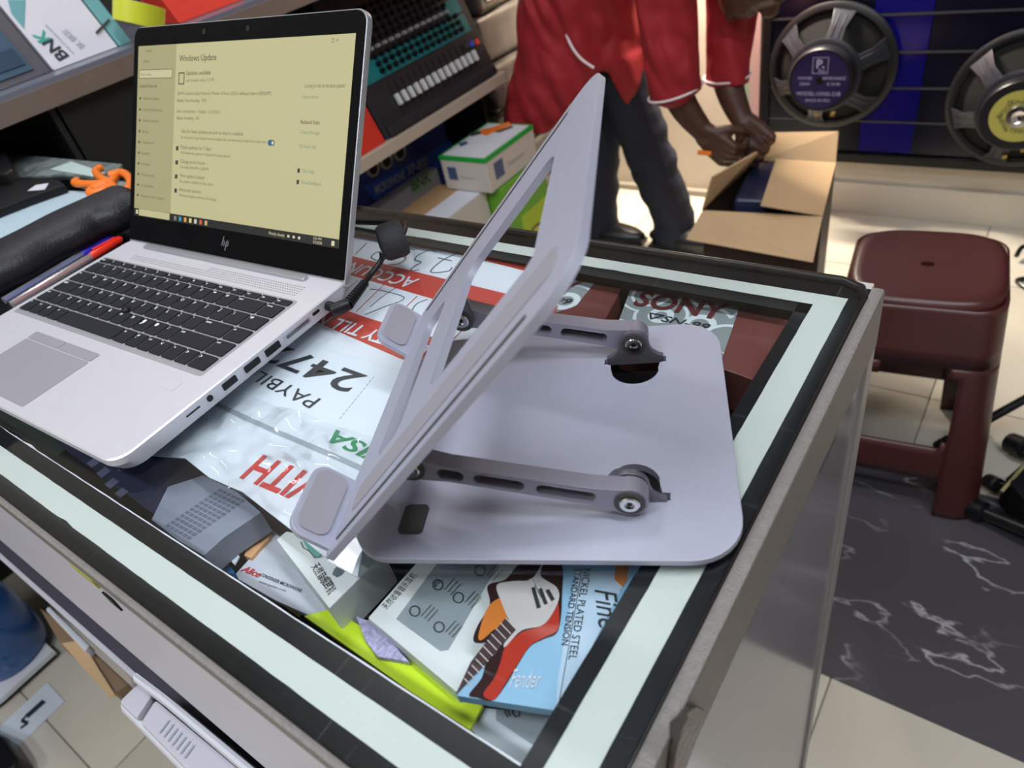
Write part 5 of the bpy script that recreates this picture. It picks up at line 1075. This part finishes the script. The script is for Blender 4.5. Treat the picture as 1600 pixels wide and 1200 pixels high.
for side in range(4):
    for k in range(NS):
        f0, f1 = k/NS, (k+1)/NS
        for zi in range(len(zs_)-1):
            kd = cellkind((f0+f1)/2, (zs_[zi]+zs_[zi+1])/2)
            if kd is None: continue
            if kd == 'leg': key = ('leg', side if (f0+f1)/2 > 0.38 else (side-1) % 4)
            elif kd == 'rail': key = ('rail', side)
            else: key = ('skirt', 0)
            cells.setdefault(key, []).append((side+f0, side+f1, zs_[zi], zs_[zi+1]))
for key, cs in cells.items():
    p = MB(); p.m = sm_; idx = {}; vs = []; fs = []
    def vid(s, z):
        k_ = (round(s % 4, 4), round(z, 4))
        if k_ not in idx: idx[k_] = len(vs); vs.append(ring_pt(s % 4, z))
        return idx[k_]
    for (a, b, z0, z1) in cs: fs.append([vid(a, z0), vid(b, z0), vid(b, z1), vid(a, z1)])
    p.add(vs, fs); o = build(p, key[0], M_stool, stl, smooth=True, auto=50); so = o.modifiers.new('sol', 'SOLIDIFY'); so.thickness = 0.006; so.offset = -1
p = MB(); p.m = sm_; vs = []; fs = []; K = 48
def sq(hw, z, r): 
    out = []
    for k in range(K):
        a = 2*math.pi*k/K; c, s_ = math.cos(a), math.sin(a); e = 2/3.6 if r else 1.0
        out.append((hw*math.copysign(abs(c)**e, c), hw*math.copysign(abs(s_)**e, s_), z))
    return out
rings = [sq(0.1185, 0.425, 1), sq(0.1180, 0.438, 1), sq(0.1140, 0.4465, 1), sq(0.106, 0.450, 1), sq(0.095, 0.4485, 1), sq(0.05, 0.447, 1), [(0.011*math.cos(2*math.pi*k/K), 0.008*math.sin(2*math.pi*k/K), 0.447) for k in range(K)], [(0.011*math.cos(2*math.pi*k/K), 0.008*math.sin(2*math.pi*k/K), 0.438) for k in range(K)], sq(0.10, 0.436, 1)]
for r_ in rings: vs += r_
for i in range(len(rings)-1):
    for k in range(K): fs.append([i*K+k, i*K+(k+1) % K, (i+1)*K+(k+1) % K, (i+1)*K+k])
p.add(vs, fs); build(p, 'seat', M_stool, stl, smooth=True, auto=60)
p = MB(); p.m = sm_; p.lathe([(0.009, 0.437), (0.0, 0.437)], 16, cap=False); build(p, 'seat_hole', M_darkm, stl)

# ------------------------------------------------------------------ open carton
cz0 = -0.52
ctn = thing('open_carton', 'open brown cardboard carton on the floor under the speaker wall', 'box', (-0.5, 1.61, FZ))
bl, brr, tr_, tl_ = Vector((-0.633, 1.462, cz0)), Vector((-0.368, 1.492, cz0)), Vector((-0.415, 1.760, cz0)), Vector((-0.600, 1.752, cz0))
def wall(a, b, z0, z1, th, m, nm, inward):
    d = (b-a).normalized(); nrm = Vector((-d.y, d.x, 0))*inward; p = MB(); p.solid([Vector((a.x, a.y, z0)), Vector((b.x, b.y, z0)), Vector((b.x, b.y, z1)), Vector((a.x, a.y, z1))], nrm*th); return build(p, nm, m, ctn)
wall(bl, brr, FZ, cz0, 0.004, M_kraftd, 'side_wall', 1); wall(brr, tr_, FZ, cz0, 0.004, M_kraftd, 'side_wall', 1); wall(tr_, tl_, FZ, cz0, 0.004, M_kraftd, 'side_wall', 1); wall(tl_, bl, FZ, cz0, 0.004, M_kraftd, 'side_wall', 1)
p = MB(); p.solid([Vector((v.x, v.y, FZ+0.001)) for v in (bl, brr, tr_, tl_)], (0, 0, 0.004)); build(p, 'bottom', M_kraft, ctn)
def flap(pts, m=M_kraft, lab=None):
    p = MB(); a = (Vector(pts[1])-Vector(pts[0])); b2 = (Vector(pts[-1])-Vector(pts[0])); n = a.cross(b2).normalized(); p.solid(pts, n*0.003); return build(p, 'flap', m, ctn, label=lab)
flap([bl, brr, G(1270, 410, -0.575), G(1072, 374, -0.575)])
flap([brr, tr_, G(1212, 250, -0.490), G(1188, 322, -0.490)])
flap([tr_, tl_, GY(1198, 207, 1.80), GY(1310, 205, 1.80)])
flap([tl_, bl, G(1113, 277, -0.43), G(1183, 238, -0.42)])
p = MB(); A = G(1165, 330, -0.54); p.m = frame((-0.535, 1.60, -0.83), (1, 0.15, 0), z=(0, 0, 1)); p.box(-0.05, 0.03, -0.11, 0.10, 0, 0.335); o = build(p, 'wrapped_equipment', mat('dark_blue_wrap', srgb(34, 40, 66), 0.25, 0, 0.3, 12, 0.6, 20), bevel=0.012, bseg=3); tag(o, 'dark blue wrapped equipment standing inside the open carton', 'equipment')

# ------------------------------------------------------------------ person bending over the carton
FZf = FZ
pr_ = thing('person', 'person in a long red coat with white piping bending over the open carton', 'person', (-1.0, 1.80, FZ))
hipL = Vector((-1.12, 1.85, 0.00)); hipR = Vector((-1.07, 1.755, 0.00)); pel = Vector((-1.12, 1.79, 0.05))
kneeL = Vector((-1.13, 1.85, -0.40)); ankL = Vector((-1.17, 1.83, -0.80)); kneeR = Vector((-0.985, 1.80, -0.40)); ankR = Vector((-0.905, 1.86, -0.80))
che = Vector((-0.84, 1.76, 0.18)); shN = GY(1035, -70, 1.62); shF = GY(1150, -60, 1.86); neck = Vector((-0.68, 1.74, 0.10)); 
elN = GY(1052, 128, 1.62); wrN = GY(1100, 208, 1.63); elF = GY(1136, 112, 1.80); wrF = GY(1162, 193, 1.72)
head = GY(1196, -62, 1.76)
body = MB()
def L_(pts, rs): limb(body, pts, rs)
L_([pel, (pel+che)/2, che], [0.12, 0.115, 0.12]); L_([hipL, kneeL, ankL], [0.082, 0.055, 0.040]); L_([hipR, kneeR, ankR], [0.082, 0.055, 0.040])
L_([che, (shN+Vector((0, 0.05, 0)))], [0.09, 0.055]); L_([che, shF-Vector((0, 0.05, 0))], [0.09, 0.055])
L_([che, neck, head], [0.07, 0.05, 0.05])
L_([shN, elN, wrN], [0.048, 0.040, 0.025]); L_([shF, elF, wrF], [0.048, 0.040, 0.025])
for a in (ankL, ankR): body.ell((a.x+0.05, a.y-0.01, FZ+0.035), (0.10, 0.04, 0.03))
# head: skull, jaw, nose, ears; the face looks down towards the carton
fd = Vector((0.30, -0.10, -0.95)).normalized(); cu_ = Vector((0.95, -0.02, 0.30)).normalized(); hm = frame(head, fd, z=cu_)   # x = face direction, z = crown direction
o_m = body.m; body.m = hm
body.ell((0, 0, 0.0), (0.095, 0.075, 0.110), 20, 14); body.ell((0.045, 0, -0.065), (0.055, 0.052, 0.055), 16, 10)
body.ell((0.098, 0, -0.012), (0.020, 0.013, 0.024)); body.ell((0.100, 0, -0.022), (0.013, 0.020, 0.010))
body.ell((0.088, 0, -0.055), (0.014, 0.026, 0.007)); body.ell((0.086, 0, -0.068), (0.014, 0.022, 0.007)); body.ell((0.07, 0, -0.10), (0.025, 0.025, 0.018))
for s in (-1, 1): body.ell((-0.005, s*0.076, -0.01), (0.018, 0.008, 0.030)); body.ell((0.080, s*0.030, 0.022), (0.015, 0.022, 0.006))
body.m = o_m
def handmesh(wr, palm_dir, side_dir, curl, thumb_side, out):
    pd = Vector(palm_dir).normalized(); sd = Vector(side_dir); sd = (sd-pd*sd.dot(pd)).normalized(); nn = pd.cross(sd)*curl
    pc_ = wr+pd*0.045
    # palm
    for k in range(4):
        t = (k-1.5)/1.5; out.tube([wr+sd*t*0.016, wr+pd*0.045+sd*t*0.026, wr+pd*0.080+sd*t*0.031], [0.017, 0.0155, 0.012], 10); out.ell(wr+pd*0.080+sd*t*0.031, (0.012,)*3, 10, 6)
    for k, ln in enumerate((0.068, 0.078, 0.074, 0.058)):
        t = (k-1.5)/1.5; b0 = wr+pd*0.080+sd*t*0.032; a1 = 0.6+0.1*k; d1_ = (pd*math.cos(a1)+nn*math.sin(a1)); d2_ = (pd*math.cos(a1+0.85)+nn*math.sin(a1+0.85)); d3_ = (pd*math.cos(a1+1.5)+nn*math.sin(a1+1.5))
        p1 = b0+d1_*ln*0.46; p2 = p1+d2_*ln*0.32; p3 = p2+d3_*ln*0.24; out.tube([b0, p1, p2, p3], [0.0098, 0.0092, 0.0086, 0.0070], 10)
        for q, r in ((p1, 0.0092), (p2, 0.0086), (p3, 0.0072)): out.ell(q, (r,)*3, 8, 6)
    b0 = wr+pd*0.020+sd*thumb_side*0.024; p1 = b0+(pd*0.6+sd*thumb_side*0.7+nn*0.4).normalized()*0.036; p2 = p1+(pd*0.8+sd*thumb_side*0.1+nn*0.6).normalized()*0.030; p3 = p2+(pd*0.7-sd*thumb_side*0.3+nn*0.65).normalized()*0.024
    out.tube([b0, p1, p2, p3], [0.015, 0.0115, 0.0105, 0.008], 10)
    for q, r in ((b0, 0.015), (p1, 0.0115), (p2, 0.0105), (p3, 0.008)): out.ell(q, (r,)*3, 8, 6)
handmesh(wrN, GY(1142, 246, 1.63)-wrN, Vector((0.2, -0.2, 1)), -1, 1, body)
handmesh(wrF, GY(1200, 240, 1.68)-wrF, Vector((0.8, 0.1, 0.6)), 1, -1, body)
bd = remesh(body, 0.0048, 3); build(bd, 'body', M_skin, pr_, smooth=True, auto=180)
# hair
hr = MB(); hr.m = hm; hr.ell((-0.018, 0, 0.022), (0.092, 0.079, 0.100), 24, 16); build(remesh(hr, 0.006, 3), 'hair', mat('hair_black', srgb(14, 12, 11), 0.9, bump=1.0, bscale=300), pr_, smooth=True, auto=180)
# eyes (closed lids facing down are part of the head); trousers
tr2 = MB()
limb(tr2, [hipL+Vector((0, 0, 0.06)), kneeL, ankL+Vector((0.01, 0, 0.03)), Vector((ankL.x+0.012, ankL.y, FZ+0.045))], [0.088, 0.072, 0.066, 0.068]); limb(tr2, [hipR+Vector((0, 0, 0.06)), kneeR, ankR+Vector((0, 0, 0.03)), Vector((ankR.x+0.005, ankR.y, FZ+0.045))], [0.088, 0.074, 0.064, 0.068])
limb(tr2, [pel, pel+Vector((0.08, 0, 0.05))], [0.125, 0.12])
tv = remesh(tr2, 0.008, 3)
for i, v in enumerate(tv.v): 
    nz_ = mathutils.noise.noise(Vector((v.x*9, v.y*9, v.z*22)))*0.007; tv.v[i] = v+Vector((nz_, nz_, 0))
build(tv, 'trousers', M_trouser, pr_, smooth=True, auto=180)
for a in (ankL, ankR):
    s = MB(); s.ell((a.x+0.055, a.y-0.015, FZ+0.035), (0.135, 0.048, 0.036), 20, 12); s.tube([(a.x, a.y, FZ+0.03), (a.x, a.y, FZ+0.09)], 0.048, 16); s.box(a.x-0.07, a.x+0.175, a.y-0.055, a.y+0.03, FZ+0.001, FZ+0.012)
    build(remesh(s, 0.006, 3), 'shoe', mat('shoe_black', srgb(22, 22, 26), 0.35), pr_, smooth=True, auto=180)
# coat: lofted shell from the back over the hips down to the hem, plus sleeves
ct = MB()
limb(ct, [pel+Vector((-0.02, 0, 0.02)), (pel+che)/2+Vector((0, 0, 0.01)), che+Vector((0.02, 0, 0.0)), neck+Vector((-0.02, 0, -0.01))], [0.165, 0.160, 0.155, 0.085])
limb(ct, [che, shN], [0.10, 0.080]); limb(ct, [che, shF], [0.10, 0.080])
cvN = GY(1052, 150, 1.62); cvF = GY(1135, 128, 1.80)
limb(ct, [shN, elN.lerp(shN, 0.5), elN], [0.074, 0.068, 0.062]); limb(ct, [shF, elF.lerp(shF, 0.5), elF.lerp(shF, 0.1)], [0.074, 0.062, 0.054])
sN = (elN-shN).normalized()*0.7+(wrN-elN).normalized()*0.3; sN.normalize(); ct.tube([elN, elN+sN*0.035], [0.062, 0.063], 20); sF = Vector((0.0, 0.0, -1)); ct.tube([elF.lerp(shF, 0.1), elF+sF*0.03], [0.054, 0.055], 20)
# skirt of the coat: left and right panels as thick lofted sheets
def panel(rows, th=0.02):
    n = len(rows[0]); m_ = len(rows); vs = []; fs = []
    for r in rows: vs += [Vector(p) for p in r]
    nrm = []
    for i in range(m_):
        for j in range(n):
            a = vs[i*n+min(j+1, n-1)]-vs[i*n+max(j-1, 0)]; b = vs[min(i+1, m_-1)*n+j]-vs[max(i-1, 0)*n+j]; nrm.append(a.cross(b).normalized())
    N0 = len(vs); vs = vs+[v+nn*th for v, nn in zip(vs, nrm)]
    for i in range(m_-1):
        for j in range(n-1):
            a = i*n+j; fs += [[a, a+1, a+n+1, a+n], [N0+a, N0+a+n, N0+a+n+1, N0+a+1]]
    for j in range(n-1): fs += [[j, N0+j, N0+j+1, j+1], [(m_-1)*n+j, (m_-1)*n+j+1, N0+(m_-1)*n+j+1, N0+(m_-1)*n+j]]
    for i in range(m_-1): fs += [[i*n, (i+1)*n, N0+(i+1)*n, N0+i*n], [i*n+n-1, N0+i*n+n-1, N0+(i+1)*n+n-1, (i+1)*n+n-1]]
    ct.add(vs, fs)
# wrap angles around the hips; opening (slit) towards the camera-right
def ringrow(cx, cy, cz, rx, ry, a0, a1, n, tilt=0.0):
    return [(cx+rx*math.cos(math.radians(a0+(a1-a0)*k/(n-1))), cy+ry*math.sin(math.radians(a0+(a1-a0)*k/(n-1))), cz+tilt*(k/(n-1))) for k in range(n)]
panel([ringrow(-1.07, 1.79, 0.08, 0.165, 0.19, 0, 360, 36), ringrow(-1.09, 1.79, -0.08, 0.165, 0.19, 0, 360, 36), ringrow(-1.11, 1.79, -0.20, 0.180, 0.19, 0, 360, 36), ringrow(-1.12, 1.79, -0.27, 0.190, 0.19, 0, 360, 36)])
panel([ringrow(-1.12, 1.79, -0.25, 0.190, 0.19, 95, 316, 22), ringrow(-1.15, 1.79, -0.33, 0.205, 0.19, 95, 303, 22, 0.01), ringrow(-1.17, 1.79, -0.40, 0.218, 0.19, 95, 290, 22, 0.02), ringrow(-1.18, 1.79, -0.47, 0.225, 0.185, 100, 275, 22, 0.05)])
panel([ringrow(-1.10, 1.79, -0.25, 0.175, 0.18, -45, 60, 14), ringrow(-1.08, 1.80, -0.33, 0.16, 0.16, -42, 50, 14), ringrow(-1.06, 1.82, -0.42, 0.135, 0.13, -35, 45, 14), ringrow(-1.04, 1.84, -0.50, 0.105, 0.10, -20, 45, 14), ringrow(-1.03, 1.86, -0.56, 0.085, 0.07, -10, 45, 14)])
cv = remesh(ct, 0.008, 3)
for i, v in enumerate(cv.v):
    q = mathutils.noise.noise(Vector((v.x*6+v.z*4, v.y*6, v.z*3)))*0.022+(abs(mathutils.noise.noise(Vector((v.x*15+v.z*7, v.y*15, v.z*5+3))))-0.25)*0.034+mathutils.noise.noise(Vector((v.x*30, v.y*30, v.z*22+3)))*0.005
    cv.v[i] = v+Vector((q*0.5, -q, q*0.3))
build(cv, 'coat', M_coat, pr_, smooth=True, auto=180)
def ringpipe(c, ax, r, nm='piping'):
    p = MB(); fm_ = frame(c, ax.orthogonal(), z=ax); P = [fm_ @ Vector((r*math.cos(a*0.2618), r*math.sin(a*0.2618), 0)) for a in range(25)]; p.tube(P, 0.0028, 8, cap=False); build(p, nm, M_piping, pr_, smooth=True)
ringpipe(elN+sN*0.022, sN, 0.0665); ringpipe(elF+sF*0.010, sF, 0.0575)
pk = smoothpath([GY(882, 45, 1.615), GY(893, 72, 1.605), GY(908, 92, 1.60), GY(928, 106, 1.60)], 6); p = MB(); p.tube(pk, 0.0035, 8); build(p, 'piping', M_piping, pr_, smooth=True)
p = MB(); A = GY(1112, 240, 1.62); B = GY(1091, 238, 1.62); p.tube([A, B], 0.006, 8); tag(build(p, 'orange_cutter', M_orange), 'small orange cutter held in the near hand of the person', 'cutter')

# ------------------------------------------------------------------ black stand bases at the right edge
M_tubeb = mat('tube_black', srgb(22, 22, 24), 0.25)
ms = thing('microphone_stand', 'black tripod microphone stand base with rubber-tipped legs at the right edge', 'stand', G(1640, 740, FZ))
ft = [(1506, 788), (1650, 700), (1640, 900)]
hub = Vector((G(1660, 780, FZ).x, G(1660, 780, FZ).y, FZ+0.12))
def leg_(a, b, r, tip=0.04):
    a = Vector(a); b = Vector(b); d = (a-b).normalized(); p = MB(); p.tube([b, a], r, 14); l = build(p, 'leg', M_tubeb, ms, smooth=True)
    p = MB(); p.tube([a-d*tip, a-d*tip*0.9, a, a+d*0.004], [r*1.05, r*1.5, r*1.5, r*1.1], 14); build(p, 'rubber_foot', M_black, l, smooth=True)
leg_(G(1502, 786, FZ+0.018), G(1640, 842, FZ+0.05), 0.013, 0.045)
leg_(G(1465, 699, FZ+0.016), G(1645, 600, FZ+0.16), 0.0085, 0.03); leg_(G(1580, 692, FZ+0.02), G(1650, 720, FZ+0.06), 0.014, 0.04)
leg_(G(1545, 752, FZ+0.02), G(1640, 800, FZ+0.10), 0.010, 0.03)
p = MB(); p.prism([(G(x, y, FZ+0.05).x, G(x, y, FZ+0.05).y) for x, y in ((1560, 775), (1600, 740), (1700, 760), (1690, 850), (1600, 822))], FZ+0.03, FZ+0.10); build(p, 'weight_base', M_black, ms, bevel=0.006)
p = MB(); p.tube([G(1565, 768, FZ+0.09), G(1605, 722, FZ+0.11)], 0.003, 8); build(p, 'brass_rod', mat('rod_olive', srgb(150, 142, 100), 0.4), ms)
p = MB(); p.tube([G(1660, 790, FZ+0.09), G(1690, 400, FZ+0.60)], 0.011, 14); build(p, 'pole', M_tubeb, ms, smooth=True)
p = MB(); p.tube(smoothpath([G(1588, 400, FZ+0.02), G(1600, 385, FZ+0.03), G(1630, 395, FZ+0.02), G(1615, 430, FZ+0.01), G(1590, 440, FZ+0.006), G(1640, 470, FZ+0.006)], 6), 0.006, 8); tag(build(p, 'black_cable', M_tubeb, smooth=True), 'black cable curled on the floor right of the stool', 'cable')

# ------------------------------------------------------------------ things low in front of the counter (bottom left)
# white multifunction printer on a low shelf
zpz = -0.236
def FR(px, py, z): return G(px, py, z)
prn = thing('printer', 'white printer with a ribbed lid on the shelf under the counter front', 'printer', G(300, 1150, -0.30))
A = G(178, 1095, zpz); B = G(250, 1050, zpz)
build(quad_px(MB(), [(180, 1102), (214, 1066), (450, 1262), (370, 1296)], zpz-0.010, 0.052), 'body', M_white, prn, bevel=0.006)
build(quad_px(MB(), [(183, 1096), (214, 1066), (238, 1086), (212, 1124)], zpz, 0.010), 'control_panel', M_board, prn, bevel=0.004)
build(quad_px(MB(), [(217, 1129), (242, 1090), (450, 1262), (375, 1290)], zpz, 0.010), 'lid', M_board, prn, bevel=0.004)
for k in range(7):
    p = MB(); stroke(p, [G(250+k*6.5, 1146+k*6.5, zpz), G(265+k*6.5, 1126+k*6.5, zpz)], 0.002, (0, 0, 1), 0.0006); build(p, 'vent_line', M_inkgrey, prn)
p = quad_px(MB(), [(203, 1060), (211, 1046), (262, 1085), (450, 1240), (440, 1256), (246, 1092)], zpz+0.018, 0.018); build(p, 'paper_tray', M_white, prn, bevel=0.006)
# brown carton with open flap under the counter
pcz = FZ+0.30
cc_ = boxp('small_carton', [(60, 948), (100, 975), (200, 1068), (180, 1082), (140, 1045), (96, 1010)], pcz, 0.30, mat('kraft_dark', srgb(134, 108, 84), 0.7, 0, 0.1, 10), 'brown carton with an open flap standing under the counter front')
p = quad_px(MB(), [(96, 1005), (126, 1000), (180, 1086), (170, 1088)], pcz+0.004, 0.004); build(p, 'flap', M_kraft, cc_)
boxp('white_strip', [(70, 952), (76, 946), (140, 1008), (132, 1018)], pcz+0.03, 0.02, M_white, 'white packet with teal print on the brown carton', 'packet')
# white table and blue bottle
wt = thing('floor_board', 'white board with a black edge lying on the floor at the left, under the blue bottle', 'board', G(0, 1040, FZ))
wpx = [(-80, 1030), (0, 980), (72, 1005), (84, 1016), (0, 1092), (-80, 1150)]
build(quad_px(MB(), wpx, FZ+0.026, 0.012), 'top_sheet', M_white, wt, bevel=0.001); build(quad_px(MB(), [(-80, 1034), (0, 984), (72, 1010), (84, 1021), (0, 1096), (-80, 1154)], FZ+0.0135, 0.0125), 'edge_band', M_black, wt)
bt = thing('water_bottle', 'large translucent blue plastic bottle on the white board', 'bottle', G(20, 1030, FZ+0.026))
bc = G(18, 1018, FZ+0.0265); M_bb = mat('blue_plastic', srgb(30, 86, 150), 0.2, coat=0.5)
p = MB(); p.m = Matrix.Translation(bc); p.lathe([(0.062, 0), (0.072, 0.004), (0.078, 0.03), (0.078, 0.14), (0.070, 0.170), (0.050, 0.190)], 32); build(p, 'bottle_body', M_bb, bt, smooth=True)
p = MB(); p.m = Matrix.Translation(bc); p.lathe([(0.056, 0.188), (0.058, 0.195), (0.056, 0.235), (0.046, 0.240)], 32); build(p, 'cap', mat('blue_cap', srgb(36, 84, 170), 0.35), bt, smooth=True)
fz = FZ+0.002
fy = boxp('flyer', [(0, 1135), (74, 1066), (101, 1096), (22, 1172), (0, 1155)], fz, 0.0012, M_paper, 'white leaflet with a drawing of a black tool on the floor at bottom left', 'leaflet', 0.0003)
p = quad_px(MB(), [(66, 1093), (72, 1097), (44, 1122), (38, 1118)], fz+0.0006, 0.0004); build(p, 'tool_picture', M_ink, fy)
p = MB()
for a, b in (((40, 1120), (34, 1126)), ((34, 1126), (44, 1130)), ((44, 1130), (32, 1138))): stroke(p, [G(*a, fz), G(*b, fz)], 0.006, (0, 0, 1), 0.0006)
build(p, 'tool_picture', M_ink, fy)
boxp('black_case', [(-60, 1120), (5, 1148), (28, 1182), (22, 1200), (-10, 1215), (-60, 1230)], FZ+0.06, 0.058, M_black, 'black case on the floor at the bottom left corner', 'case', 'x' and 0.01)
